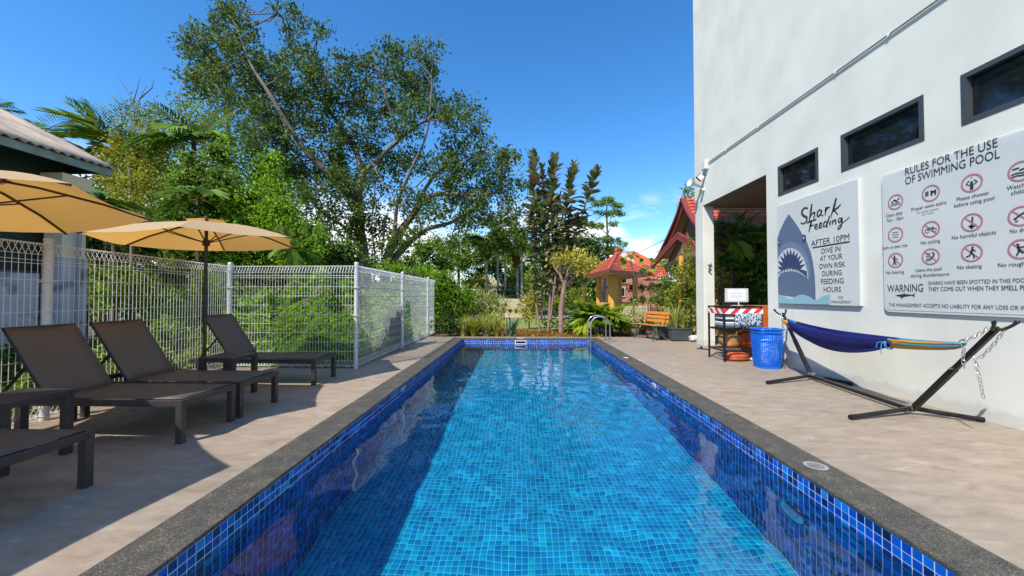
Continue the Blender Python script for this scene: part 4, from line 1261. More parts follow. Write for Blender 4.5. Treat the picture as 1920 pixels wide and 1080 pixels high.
# orange cabinet, bags
MB().bx(4.88, 5.6, 7.95, 8.4, 0.001, 1.10).build('orange_cabinet', M['orange_box'], label='orange cabinet standing behind the black rack in the opening', cat='cabinet', bevel=0.01)
def sack(name, c, d, mt_, label, seed, cat='bag'):
    r_ = random.Random(seed)
    me = bpy.data.meshes.new(name)
    import bmesh
    bm = bmesh.new()
    bmesh.ops.create_icosphere(bm, subdivisions=3, radius=1)
    for v_ in bm.verts:
        p_ = v_.co
        k = 1 + 0.10 * math.sin(5 * p_.x + r_.random() * 0.4 + seed) + 0.08 * math.sin(7 * p_.z + 3 * p_.y + seed)
        v_.co = Vector((math.copysign(abs(p_.x) ** 0.7, p_.x) * d[0] / 2 * k, math.copysign(abs(p_.y) ** 0.7, p_.y) * d[1] / 2 * k, (math.copysign(abs(p_.z) ** 0.75, p_.z) + 1) * d[2] / 2))
    bm.to_mesh(me); bm.free()
    me.materials.append(mt_); me.shade_smooth()
    return link(name, me, loc=c, label=label, cat=cat)
sack('laundry_bag', (4.30, 7.80, 0.235), (0.38, 0.40, 0.37), M['tan_cloth'], 'tan cloth bag on the low shelf of the rack', 2)
sack('red_bag', (4.60, 7.85, 0.235), (0.25, 0.40, 0.36), M['red_cloth'], 'red cloth bundle on the low shelf of the rack', 5)
sack('orange_cushion', (4.36, 7.66, 0.002), (0.52, 0.32, 0.17), M['red_cloth'], 'flat orange red cushion on the floor under the rack', 8, 'cushion')
for i, (px, py, mt_, l_) in enumerate([(1317, 655, M['navy'], 'navy rubber sandal lying left of the rack'), (1408, 674, M['white_paint'], 'white slipper lying between the rack and blue basket')]):
    p_ = P(px, py, z=0)
    s_ = thing('slipper', l_, 'slipper', (p_.x, p_.y, 0), rz=0.7 + i)
    q = MB(); q.prism(rrect(-0.05, 0.05, -0.13, 0.13, 0.045), lambda u, v, k: (u, v, 0.001 if k == 0 else 0.022)); q.build('sole', mt_, s_, bevel=0.004)
    MB().tube([(-0.045, 0.02, 0.02), (-0.03, 0.03, 0.06), (0.03, 0.03, 0.06), (0.045, 0.02, 0.02)], 0.016, 6).build('strap', mt_, s_, smooth=True)

# ------------------------------------------------------------------ blue laundry basket
bk_ = thing('laundry_basket', 'tall blue plastic laundry basket with lattice sides against the white wall', 'basket', (4.50, 6.93, 0))
BW, BD, BH = 0.44, 0.40, 0.70
def ringpts(z_, off=0.0, n_=52):
    k = 0.80 + 0.20 * z_ / BH
    pts = []
    rr_ = rrect(-BW / 2 * k, BW / 2 * k, -BD / 2 * k, BD / 2 * k, 0.09 * k, 4)
    # resample evenly
    P_ = [Vector((u, v)) for u, v in rr_]; P_.append(P_[0])
    Ls = [0]
    for a, b_ in zip(P_[:-1], P_[1:]): Ls.append(Ls[-1] + (b_ - a).length)
    for i in range(n_):
        s_ = Ls[-1] * i / n_
        j = max(jj_ for jj_ in range(len(Ls)) if Ls[jj_] <= s_)
        j = min(j, len(P_) - 2)
        f_ = (s_ - Ls[j]) / max(1e-6, Ls[j + 1] - Ls[j])
        q_ = P_[j].lerp(P_[j + 1], f_)
        pts.append(Vector((q_.x * (1 + off), q_.y * (1 + off), z_)))
    return pts
def band(z0, z1, mb, th=0.004):
    A, B = ringpts(z0), ringpts(z1)
    n_ = len(A)
    mb.add(A + B, [(i, (i + 1) % n_, n_ + (i + 1) % n_, n_ + i) for i in range(n_)])
q = MB()
band(0.002, 0.05, q)
q.v += [tuple(v_) for v_ in ringpts(0.002)]; q.f.append(tuple(range(len(q.v) - 52, len(q.v)))); q.m.append(0)
o = q.build('bottom', M['blue_plastic'], bk_, smooth=True)
q = MB(); band(0.605, BH, q)
o = q.build('upper_band', M['blue_plastic'], bk_, smooth=True)
sd = o.modifiers.new('thick', 'SOLIDIFY'); sd.thickness = 0.005
q = MB()
z_ = 0.05
lv = [0.05 + i * (0.605 - 0.05) / 16 for i in range(17)]
for z_ in lv:
    q.tube(ringpts(z_), 0.0065, 4, close=True)
up0, up1 = ringpts(0.05, n_=44), ringpts(0.605, n_=44)
for a, b_ in zip(up0, up1):
    q.beam(a, b_, 0.013, 0.006)
q.build('lattice', M['blue_plastic'], bk_)
q = MB(); q.tube(ringpts(BH, 0.02), 0.014, 8, close=True); q.build('rim', M['blue_plastic'], bk_, smooth=True)
sack('basket_towel', (4.50, 6.93, 0.012), (0.30, 0.27, 0.50), whc, 'pale bundle of towels seen inside the blue basket', 4, 'towel')

# ------------------------------------------------------------------ hammock and stand
NP, FPp = Vector((4.29, 4.21, 0.055)), Vector((4.52, 5.91, 0.055))
H1, H2 = Vector((4.25, 3.42, 1.02)), Vector((4.56, 6.60, 1.0))
st = thing('hammock_stand', 'black steel hammock stand with hooked uprights beside the white wall', 'hammock stand', (4.4, 5.0, 0))
O = Vector((4.4, 5.0, 0))
MB().beam(NP - O, FPp - O, 0.045, 0.045).build('spine', M['black'], st, bevel=0.005)
def foot(c, l_, r_):
    q = MB()
    q.tube([Vector(l_) - O, (Vector(l_) * 0.25 + c * 0.75) - O + Vector((0, 0, 0.012)), c - O + Vector((0, 0, 0.018)), (Vector(r_) * 0.25 + c * 0.75) - O + Vector((0, 0, 0.012)), Vector(r_) - O], 0.024, 12)
    o = q.build('foot_bar', M['black'], st, smooth=True)
    q = MB()
    for e_ in (l_, r_):
        d = (Vector(e_) - c).normalized()
        q.tube([Vector(e_) - O - d * 0.05, Vector(e_) - O + d * 0.006], 0.027, 12)
    q.build('rubber_cap', M['black'], o, smooth=True)
foot(NP, (3.47, 4.02, 0.029), (4.76, 3.97, 0.029))
foot(FPp, (3.64, 5.60, 0.029), (4.82, 5.55, 0.029))
for c, h_ in ((NP, H1), (FPp, H2)):
    d = (h_ - c)
    mid = c + d * 0.55
    up_ = MB(); up_.beam(c - O, mid - O, 0.048, 0.048, up=(1, 0, 0)); up_.beam(c + d * 0.5 - O, h_ - O, 0.040, 0.040, up=(1, 0, 0))
    u = up_.build('upright', M['black'], st, bevel=0.004)
    dn = d.normalized()
    q = MB()
    for s_ in (-1, 1):
        pts = []
        for i in range(9):
            a = math.pi * 0.95 * i / 8
            pts.append(h_ - O + Vector((s_ * (0.02 + 0.085 * math.sin(a * 0.5) ), 0, 0)) + dn * (0.0 - 0.03 + 0.11 * (1 - math.cos(a)) / 2) + Vector((0, -0.02 * math.sin(a) * (1 if dn.y < 0 else -1), 0)))
        q.tube(pts, [0.013] * 6 + [0.017] * 3, 10)
    q.build('hook', M['black'], u, smooth=True)
    q = MB(); q.tube([mid - O + Vector((-0.05, 0, 0)), mid - O + Vector((0.05, 0, 0))], 0.007, 6); q.box(c - O + Vector((0, 0, 0.03)), (0.07, 0.07, 0.05))
    q.build('bolt', M['chain'], u)
# chain links
lk = MB()
pts = []
for i in range(14):
    a = 2 * math.pi * i / 14
    pts.append((0.0115 * math.cos(a), 0, 0.0135 * math.sin(a) + (0.010 if math.sin(a) > 0 else -0.010)))
lk.tube(pts, 0.0034, 5, close=True)
link_me = lk.mesh('link', M['chain'], smooth=True)
def chain(pts, label, cat='chain'):
    pts = [Vector(p_) for p_ in pts]
    c = thing('chain', label, cat, tuple(pts[0]), group='steel chains on the hammock stand')
    step = 0.037
    L_ = [0]
    for a, b_ in zip(pts[:-1], pts[1:]): L_.append(L_[-1] + (b_ - a).length)
    n_ = max(2, int(L_[-1] / step))
    for i in range(n_):
        s_ = (i + 0.5) * step
        j = 0
        while j < len(L_) - 2 and L_[j + 1] < s_: j += 1
        d = (pts[j + 1] - pts[j]).normalized()
        p_ = pts[j] + d * (s_ - L_[j])
        rot = d.to_track_quat('Z', 'Y').to_euler()
        qn = d.to_track_quat('Z', 'Y') @ Matrix.Rotation(R(45 + 90 * (i % 2)), 4, 'Z').to_quaternion()
        link('link', link_me, c, loc=tuple(p_ - pts[0]), rot=qn.to_euler())
    return c
A1 = Vector((4.22, 3.66, 0.855))         # ring at the near end of the hammock
def sag(a, b_, k, n_=7):
    return [Vector(a).lerp(Vector(b_), i / n_) - Vector((0, 0, k * math.sin(math.pi * i / n_))) for i in range(n_ + 1)]
chain(sag(H1 + Vector((-0.055, 0.02, 0.0)), A1 + Vector((0, 0, 0.02)), 0.02), 'steel chain from the wall far hook prong straight to the near end of the hammock')
chain(sag(H1 + Vector((0.06, -0.01, 0.0)), Vector((4.25, 3.56, 0.72)), 0.02), 'slack steel chain hanging from the right prong behind the near upright')
chain([(4.235, 3.58, 0.73), (4.245, 3.56, 0.55), (4.26, 3.545, 0.36)], 'long loose steel chain end dangling lowest below the near hook')
chain([(4.215, 3.65, 0.80), (4.21, 3.655, 0.70), (4.22, 3.65, 0.59)], 'short loose steel chain end dangling beside the near upright')
chain(sag(H2 + Vector((-0.03, 0, -0.0)), Vector((4.50, 6.50, 0.90)), 0.01), 'short steel chain at the far end of the hammock')
chain([(4.47, 6.46, 0.88), (4.46, 6.45, 0.7), (4.48, 6.45, 0.5)], 'loose steel chain end dangling in front of the blue basket')
q = MB(); 
q.tube([A1 + Vector((0.0, 0.028 * math.cos(a_), 0.028 * math.sin(a_))) for a_ in [2 * math.pi * i / 16 for i in range(16)]], 0.006, 6, close=True)
q.build('ring', M['chain'], smooth=True, label='steel ring joining the hammock end to its chains', cat='ring')

hm = thing('hammock', 'deep blue cloth hammock gathered into orange and teal striped ends', 'hammock', (4.3, 5.0, 0))
E2 = Vector((4.50, 6.46, 0.905))
OO = Vector((4.3, 5.0, 0))
def stripemat():
    m, n, b = newmat('striped_cotton')
    g = n.nodes.new('ShaderNodeUVMap')
    sp_ = n.nodes.new('ShaderNodeAttribute'); sp_.attribute_name = 'across'
    r = ramp(n, [(0.0, (0.60, 0.25, 0.02)), (0.14, (0.02, 0.22, 0.32)), (0.28, (0.62, 0.30, 0.03)), (0.42, (0.04, 0.06, 0.35)), (0.5, (0.03, 0.28, 0.36)), (0.62, (0.65, 0.28, 0.02)), (0.76, (0.02, 0.05, 0.30)), (0.88, (0.05, 0.30, 0.40))])
    r.color_ramp.interpolation = 'CONSTANT'
    n.links.new(sp_.outputs['Fac'], r.inputs[0]); n.links.new(r.outputs[0], b.inputs['Base Color']); b.inputs['Roughness'].default_value = 0.85
    return m
M['stripes'] = stripemat()
M['blue_cloth'] = mat('deep_blue_cloth', (0.002, 0.006, 0.10), 0.8, c2=(0.003, 0.010, 0.145), scale=25, stretch=(1, 0.2, 1))
NT, NU = 60, 17
def ham(t_, u):
    """t along (0 near ring .. 1 far), u across (-1..1)"""
    base = A1.lerp(E2, t_)
    sg_ = 4 * t_ * (1 - t_)
    base = base - Vector((0, 0, 0.075 * sg_))
    t2 = (t_ - 0.30) / 0.70
    if t_ < 0.30:
        hw = 0.022 + 0.030 * (t_ / 0.30)
        dr = 0.035 + 0.065 * (t_ / 0.30) ** 0.5
    else:
        k = math.sin(math.pi * min(1, max(0, t2))) ** 0.75 if 0 <= t2 <= 1 else 0
        hw = 0.05 + 0.055 * k
        dr = 0.08 * (1 - t2) + 0.02 + 0.20 * k
    a = u * math.pi / 2
    x = hw * math.sin(a)
    z_ = -dr * math.cos(a) + 0.012 * math.sin(9 * u) * min(1, 4 * t_)
    rip = 0.007 * math.sin(14 * u + 3 * t_) + 0.005 * math.sin(23 * u - 9 * t_ + 1)
    return base + Vector((x + rip * 0.6, 0, z_ + rip))
def ham_piece(t0, t1, nt_, name, mt_):
    q = MB()
    vs_ = [ham(t0 + (t1 - t0) * i / nt_, -1 + 2 * j / (NU - 1)) - OO for i in range(nt_ + 1) for j in range(NU)]
    q.add(vs_, [(i * NU + j, i * NU + j + 1, (i + 1) * NU + j + 1, (i + 1) * NU + j) for i in range(nt_) for j in range(NU - 1)])
    o = q.build(name, mt_, hm, smooth=True)
    at = o.data.attributes.new('across', 'FLOAT', 'POINT')
    at.data.foreach_set('value', [j / (NU - 1) for i in range(nt_ + 1) for j in range(NU)])
    sd = o.modifiers.new('thick', 'SOLIDIFY'); sd.thickness = 0.004
ham_piece(0.0, 0.27, 12, 'gathered_end', M['stripes'])
ham_piece(0.27, 0.93, 40, 'cloth_bed', M['blue_cloth'])
ham_piece(0.93, 1.0, 6, 'far_gathered_end', M['stripes'])
q = MB()
c0 = ham(0.28, 0) - OO
for i in range(2):
    q.tube([c0 + Vector((0.055 * math.cos(a_), 0.01 * i, 0.03 + 0.06 * math.sin(a_))) for a_ in [2 * math.pi * k / 14 for k in range(14)]], 0.006, 5, close=True)
q.tube([c0 + Vector((-0.05, 0, 0.06)), c0 + Vector((-0.07, 0.03, 0.03)), c0 + Vector((-0.07, 0.04, -0.06)), c0 + Vector((-0.065, 0.035, -0.10))], 0.005, 5)
q.tube([c0 + Vector((-0.05, 0, 0.06)), c0 + Vector((-0.08, 0.07, 0.04)), c0 + Vector((-0.075, 0.09, -0.02))], 0.005, 5)
q.build('tie_cord', mat('light_blue_cord', (0.05, 0.28, 0.52), 0.7), hm, smooth=True)

# ------------------------------------------------------------------ bench
bn = thing('slatted_bench', 'orange wooden slatted bench on dark green metal legs at the far deck edge', 'bench', (3.93, 11.33, 0))
bn.rotation_euler = (0, 0, math.atan2(0.78, -0.30) - math.pi / 2)
Lb = 1.05
for k in range(3):
    MB().box((0.19 + 0.03 * k * 0.6, 0, 0.56 + 0.115 * k), (0.02, Lb, 0.085), M=Matrix.Rotation(R(12), 4, 'Y')).build('back_slat', M['orange_wood'], bn, bevel=0.004)
for k in range(4):
    MB().box((-0.22 + 0.105 * k, 0, 0.45 - 0.006 * k), (0.09, Lb, 0.022)).build('seat_slat', M['orange_wood'], bn, bevel=0.004)
for s_ in (-1, 1):
    q = MB()
    y = s_ * (Lb / 2 - 0.12)
    q.tube([(-0.26, y, 0.42), (-0.20, y, 0.22), (-0.28, y, 0.002)], 0.02, 8)
    q.tube([(0.14, y, 0.42), (0.10, y, 0.22), (0.24, y, 0.002)], 0.02, 8)
    q.tube([(-0.20, y, 0.22), (0.10, y, 0.22)], 0.014, 8)
    q.tube([(-0.26, y, 0.42), (0.14, y, 0.42), (0.26, y, 0.86)], 0.018, 8)
    q.build('leg_frame', M['green_metal'], bn, smooth=True)
# ------------------------------------------------------------------ leaves
class LM:
    """thousands of folded leaf blades as one mesh"""
    def __init__(s):
        s.c, s.d, s.L, s.W = [], [], [], []
    def add(s, c, d, L_, W_):
        c = np.asarray(c, float).reshape(-1, 3)
        d = np.broadcast_to(np.asarray(d, float), c.shape)
        s.c.append(c); s.d.append(d); s.L.append(np.broadcast_to(L_, (len(c),))); s.W.append(np.broadcast_to(W_, (len(c),)))
    def mesh(s, name, m_, org=(0, 0, 0)):
        c = np.concatenate(s.c) - np.array(org); d = np.concatenate(s.d); L_ = np.concatenate(s.L)[:, None]; W_ = np.concatenate(s.W)[:, None]
        d = d / np.maximum(np.linalg.norm(d, axis=1, keepdims=True), 1e-6)
        rv = rng.normal(size=d.shape); rv[:, 2] *= 0.6
        sd_ = np.cross(d, rv); sd_ /= np.maximum(np.linalg.norm(sd_, axis=1, keepdims=True), 1e-6)
        nn = np.cross(sd_, d)
        n_ = len(c)
        V_ = np.empty((n_, 4, 3))
        V_[:, 0] = c
        V_[:, 1] = c + d * L_ * 0.45 + sd_ * W_ * 0.5 + nn * W_ * 0.16
        V_[:, 2] = c + d * L_ - nn * L_ * 0.12
        V_[:, 3] = c + d * L_ * 0.45 - sd_ * W_ * 0.5 + nn * W_ * 0.16
        b_ = (np.arange(n_) * 4)[:, None]
        F_ = np.concatenate([b_ + np.array([[0, 1, 2]]), b_ + np.array([[0, 2, 3]])], 1).reshape(-1, 3).astype(np.int32)
        me = bpy.data.meshes.new(name)
        me.vertices.add(n_ * 4); me.vertices.foreach_set('co', V_.ravel())
        me.loops.add(F_.size); me.loops.foreach_set('vertex_index', F_.ravel())
        me.polygons.add(len(F_)); me.polygons.foreach_set('loop_start', np.arange(len(F_), dtype=np.int32) * 3)
        me.update(calc_edges=True)
        me.materials.append(m_)
        return me

def unit(n_, up=0.0):
    v_ = rng.normal(size=(n_, 3)); v_[:, 2] += up
    return v_ / np.linalg.norm(v_, axis=1, keepdims=True)

def clusters(lm, cen, rad, ntw, nlf, cr, L_, W_, shell=0.55, droop=0.0, flat=1.0):
    """twig clusters of leaves inside an ellipsoid"""
    u = unit(ntw)
    k = (shell + (1 - shell) * rng.random(ntw)) ** (1 / 1.5)
    rad = np.array(rad) if np.ndim(rad) else np.array([rad] * 3)
    C_ = np.array(cen) + u * k[:, None] * rad
    Cl = np.repeat(C_, nlf, 0) + rng.normal(size=(ntw * nlf, 3)) * cr * np.array([1, 1, flat])
    d = np.repeat(u, nlf, 0) * 0.8 + rng.normal(size=(ntw * nlf, 3)) * 0.8
    d[:, 2] += 0.25 - droop
    lm.add(Cl, d, L_ * rng.uniform(0.7, 1.25, ntw * nlf), W_ * rng.uniform(0.7, 1.2, ntw * nlf))
    return C_

G = dict(
    dark=leafmat('dark_glossy_leaf', [(0.022, 0.060, 0.010), (0.040, 0.090, 0.013), (0.070, 0.13, 0.018), (0.12, 0.185, 0.03), (0.20, 0.235, 0.05)], 0.36, 0.6),
    mid=leafmat('mid_green_leaf', [(0.06, 0.14, 0.012), (0.11, 0.22, 0.018), (0.18, 0.29, 0.025), (0.30, 0.37, 0.06)], 0.35),
    bright=leafmat('bright_creeper_leaf', [(0.07, 0.18, 0.008), (0.15, 0.31, 0.014), (0.22, 0.39, 0.02), (0.34, 0.46, 0.06)], 0.4),
    yellow=leafmat('yellow_green_leaf', [(0.14, 0.19, 0.015), (0.24, 0.28, 0.02), (0.32, 0.34, 0.03), (0.42, 0.40, 0.06)], 0.4),
    gold=leafmat('golden_leaf', [(0.26, 0.30, 0.03), (0.40, 0.40, 0.05), (0.52, 0.48, 0.10), (0.34, 0.30, 0.04)], 0.4),
    orange=leafmat('orange_leaf', [(0.30, 0.16, 0.02), (0.36, 0.12, 0.02), (0.30, 0.24, 0.03), (0.16, 0.18, 0.03)], 0.35),
    purple=leafmat('purple_leaf', [(0.03, 0.012, 0.02), (0.06, 0.02, 0.035), (0.08, 0.03, 0.03), (0.03, 0.03, 0.02)], 0.2),
    palm=leafmat('palm_leaf', [(0.03, 0.075, 0.015), (0.06, 0.12, 0.02), (0.10, 0.16, 0.03)], 0.35, 0.35),
    areca=leafmat('areca_leaf', [(0.12, 0.24, 0.015), (0.20, 0.32, 0.02), (0.28, 0.36, 0.03)], 0.45, 0.35),
    varieg=leafmat('variegated_leaf', [(0.16, 0.25, 0.04), (0.32, 0.38, 0.08), (0.48, 0.48, 0.16), (0.12, 0.22, 0.03)], 0.35),
    agave=leafmat('blue_green_leaf', [(0.07, 0.14, 0.08), (0.12, 0.20, 0.11)], 0.15),
    rubber=leafmat('rubber_leaf', [(0.055, 0.10, 0.028), (0.10, 0.15, 0.045), (0.17, 0.20, 0.065), (0.32, 0.33, 0.15), (0.18, 0.08, 0.06)], 0.2, 0.3, src='object'),
    rubbery=leafmat('yellowed_leaf', [(0.40, 0.30, 0.08), (0.45, 0.36, 0.12), (0.24, 0.22, 0.06), (0.30, 0.13, 0.05)], 0.3, 0.4, src='object'),
    palm1=leafmat('frond_leaf', [(0.08, 0.18, 0.02), (0.14, 0.26, 0.028), (0.25, 0.36, 0.05)], 0.35, 0.45, src='object'),
    palm2=leafmat('areca_frond_leaf', [(0.16, 0.28, 0.015), (0.25, 0.37, 0.02), (0.34, 0.42, 0.03)], 0.5, 0.4, src='object'),
    palm3=leafmat('yellow_frond_leaf', [(0.20, 0.20, 0.03), (0.30, 0.22, 0.04), (0.12, 0.16, 0.03)], 0.4, 0.4, src='object'),
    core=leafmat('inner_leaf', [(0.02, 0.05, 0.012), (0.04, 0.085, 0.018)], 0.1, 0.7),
    rubisl=leafmat('rubber_leaf_mass', [(0.05, 0.09, 0.028), (0.09, 0.14, 0.04), (0.15, 0.18, 0.06), (0.28, 0.29, 0.13), (0.14, 0.07, 0.05)], 0.15, 0.35),
)
OVAL = 0.5

def foliage_from_px(lm, blobs, Y, cr, L_, dens, nlf=12, depth=0.8, W_=None, jitter=0.5, shell=0.45, flat=0.8):
    """blobs: (px, py, r_px[, dY]) seen at depth Y"""
    outc = []
    for bl in blobs:
        dy = bl[3] if len(bl) > 3 else rnd.uniform(-jitter, jitter)
        yy_ = Y + dy
        c = P(bl[0], bl[1], Y=yy_)
        r_ = bl[2] * yy_ / CF
        n_ = max(2, int(dens * r_ * r_))
        outc.append((c, r_, clusters(lm, c, (r_, r_ * depth, r_ * flat + 0.0), n_, nlf, cr, L_, W_ or L_ * OVAL, shell)))
    return outc

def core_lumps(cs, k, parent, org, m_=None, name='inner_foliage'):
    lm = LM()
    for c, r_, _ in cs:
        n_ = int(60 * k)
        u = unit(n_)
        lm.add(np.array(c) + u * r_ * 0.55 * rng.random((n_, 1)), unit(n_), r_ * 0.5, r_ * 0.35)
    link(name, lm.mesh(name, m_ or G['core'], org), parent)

def twig(q, a, b_, r0, r1, wob=0.12, n_=4, sides=5):
    a, b_ = Vector(a), Vector(b_)
    L_ = (b_ - a).length
    pts, rs = [], []
    for i in range(n_ + 1):
        k = i / n_
        p_ = a.lerp(b_, k)
        if 0 < i < n_:
            p_ += Vector((rnd.uniform(-1, 1), rnd.uniform(-1, 1), rnd.uniform(-1, 1) + 0.5)) * L_ * wob * 0.5
        pts.append(p_); rs.append(r0 + (r1 - r0) * k)
    q.tube(pts, rs, sides, caps=False)

# ------------------------------------------------------------------ the great tree beyond the fence
TY = 24.0
tree = thing('shade_tree', 'great spreading dark leaved shade tree with pale forking limbs behind the fence corner', 'tree', tuple(P(700, 500, Y=TY).xy) + (0,))
TO = tree.location.copy()
tree.location = (TO.x, TO.y, -0.1)
TO = Vector((TO.x, TO.y, -0.1))
limbs = [
    ([(688, 585, 0), (684, 500, 0), (676, 440, 0), (671, 385, 0)], 0.42, 0.30, 'trunk'),
    ([(722, 585, .6), (724, 495, .6), (744, 444, .8), (772, 407, .6), (809, 366, .2), (897, 366, -.6), (948, 356, -1)], 0.42, 0.06, 'trunk'),
    ([(726, 500, 1), (763, 458, 1.6), (800, 430, 2), (846, 417, 2.4), (900, 385, 3)], 0.30, 0.07, 'limb'),
    ([(671, 388, 0), (620, 330, -.8), (575, 285, -1.4), (540, 235, -1.8), (505, 175, -2.2), (470, 120, -2.2), (448, 60, -2)], 0.26, 0.05, 'limb'),
    ([(671, 388, 0), (675, 352, 0), (682, 325, 0), (703, 305, .2), (735, 273, .3), (763, 250, .4), (790, 231, .6), (846, 208, .8)], 0.26, 0.06, 'limb'),
    ([(735, 273, .3), (747, 262, .1), (740, 227, -.2), (724, 185, -.5), (718, 140, -.6)], 0.14, 0.05, 'limb'),
    ([(680, 327, 0), (666, 282, .6), (638, 236, 1), (601, 185, 1.4), (578, 134, 1.6), (550, 79, 1.6), (522, 25, 1.4)], 0.20, 0.05, 'limb'),
    ([(684, 480, .2), (650, 430, .8), (600, 395, 1.5), (560, 350, 2.3)], 0.16, 0.05, 'limb'),
    ([(772, 407, .6), (800, 350, 1), (850, 290, 1.6), (890, 240, 1.8)], 0.16, 0.05, 'limb'),
    ([(740, 450, -.4), (745, 380, -1), (770, 320, -1.4), (800, 250, -1.6), (810, 160, -1.4)], 0.14, 0.05, 'limb'),
    ([(700, 305, 0), (715, 340, -1), (735, 355, -1.6), (780, 350, -2)], 0.07, 0.03, 'limb'),
    ([(667, 470, -.3), (640, 440, -1), (600, 410, -2)], 0.08, 0.03, 'limb'),
    ([(700, 560, .3), (703, 480, .2), (697, 420, .1), (705, 340, 0)], 0.06, 0.03, 'limb'),
    ([(712, 560, -.2), (716, 470, -.3), (722, 400, -.4)], 0.04, 0.02, 'limb'),
]
limb_pts = []
for pts, r0, r1, nm_ in limbs:
    w3 = [P(a, b_, Y=TY + c) for a, b_, c in pts]
    sm = []
    for i in range(len(w3) - 1):
        p0, p1, p2, p3 = w3[max(i - 1, 0)], w3[i], w3[i + 1], w3[min(i + 2, len(w3) - 1)]
        for j in range(4):
            t_ = j / 4
            sm.append(0.5 * ((2 * p1) + (-p0 + p2) * t_ + (2 * p0 - 5 * p1 + 4 * p2 - p3) * t_ ** 2 + (-p0 + 3 * p1 - 3 * p2 + p3) * t_ ** 3))
    sm.append(w3[-1])
    rs = [r0 + (r1 - r0) * (i / (len(sm) - 1)) ** 0.8 for i in range(len(sm))]
    rs = [r_ * (1 + 0.08 * math.sin(i * 2.1)) for i, r_ in enumerate(rs)]
    limb_pts += sm[2:]
    MB().tube([p_ - TO for p_ in sm], rs, 9, caps=False).build(nm_, M['bark'], tree, smooth=True)
tb_ = [(440, 60, 42), (398, 92, 48), (460, 110, 52), (368, 98, 24), (346, 70, 9), (388, 150, 46), (440, 165, 48), (502, 135, 36), (366, 165, 26), (448, 18, 18), (430, 35, 22),
       (538, 18, 14), (562, 38, 20), (547, 68, 20), (592, 64, 12), (565, 100, 28), (518, 14, 9), (610, 60, 8),
       (560, 142, 42), (612, 152, 42), (520, 190, 46), (480, 212, 42), (580, 210, 52), (640, 192, 38), (500, 262, 52), (560, 292, 56), (620, 272, 50), (540, 350, 48), (592, 372, 42), (520, 312, 40), (470, 260, 30), (585, 420, 28),
       (650, 118, 24), (682, 145, 32), (620, 110, 16), (700, 120, 16),
       (728, 110, 30), (768, 100, 26), (800, 118, 26), (742, 160, 46), (800, 170, 42), (822, 208, 34), (760, 218, 46), (702, 205, 38), (680, 258, 46), (640, 320, 46), (735, 88, 14), (815, 95, 12),
       (868, 198, 24), (890, 222, 24), (852, 232, 28), (900, 250, 18), (832, 262, 18),
       (872, 292, 40), (920, 292, 34), (948, 305, 22), (830, 322, 40), (880, 352, 50), (938, 350, 38), (962, 290, 12), (782, 305, 34), (722, 322, 44), (662, 342, 44), (640, 402, 38), (702, 402, 40), (764, 378, 36), (822, 388, 38), (902, 402, 40), (942, 430, 26), (872, 412, 24), (962, 392, 24), (962, 460, 18), (975, 340, 14), (925, 455, 20),
       (680, 440, 34), (732, 450, 30), (642, 470, 22), (760, 440, 22), (700, 480, 16), (620, 440, 20), (790, 430, 16), (860, 440, 12), (845, 460, 10)]
lm = LM()
cs = foliage_from_px(lm, [(a, b_, c * 0.93) for a, b_, c in tb_], TY, 0.27, 0.25, 13, 42, depth=1.0, jitter=2.2, shell=0.3, flat=0.9)
link('crown', lm.mesh('crown', G['dark'], TO), tree)
q = MB()
for c, r_, tw in cs:
    nb = min(limb_pts, key=lambda p_: (p_ - c).length)
    twig(q, nb - TO, c - TO, 0.05, 0.025, 0.15)
    for t_ in tw[::5]:
        twig(q, c - TO, Vector(t_) - TO, 0.022, 0.008, 0.12, 3, 4)
q.build('twigs', M['bark'], tree, smooth=True, kind='stuff')
q = MB()
for k in range(14):
    px = rnd.uniform(655, 770); y0_ = rnd.uniform(330, 400); y1_ = y0_ + rnd.uniform(60, 150); yy_ = TY + rnd.uniform(-1.5, 1)
    twig(q, P(px, y0_, Y=yy_) - TO, P(px + rnd.uniform(-3, 3), y1_, Y=yy_) - TO, 0.012, 0.006, 0.02, 4, 4)
q.build('aerial_roots', M['bark'], tree)

# ------------------------------------------------------------------ generic trees and shrubs from sight points
def leafy(name, label, cat, base, Y, blobs, leaf, L_, dens, cr=0.12, trunk=None, group=None, nlf=12, bark='dark_bark', depth=0.8, core=0.0, tr=0.06, jitter=0.4, shell=0.45, W_=None, flat=0.8, twigs=True):
    """base: photo x of the foot; Y: distance; blobs as seen"""
    fx = P(base[0], base[1], Y=Y)
    t = thing(name, label, cat, (fx.x, Y, -0.1), group=group)
    O_ = Vector((fx.x, Y, -0.1))
    lm = LM()
    cs = foliage_from_px(lm, blobs, Y, cr, L_, dens, nlf, depth, W_, jitter, shell, flat)
    link('crown', lm.mesh('crown', G[leaf], O_), t)
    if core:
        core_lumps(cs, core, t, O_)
    q = MB()
    main = [O_] + ([P(a, b_, Y=Y) for a, b_ in trunk] if trunk else [Vector((O_.x, Y, max(0.2, cs[0][0].z)))])
    rs = [tr * (1 - 0.55 * i / max(1, len(main) - 1)) for i in range(len(main))]
    q.tube([p_ - O_ for p_ in main], rs, 7, caps=False)
    q.build('trunk', M[bark], t, smooth=True)
    if twigs:
        q = MB()
        for c, r_, tw in cs:
            nb = min(main[1:], key=lambda p_: (p_ - c).length)
            twig(q, nb - O_, c - O_, tr * 0.35, tr * 0.15, 0.12, 3, 4)
        q.build('branches', M[bark], t)
    return t

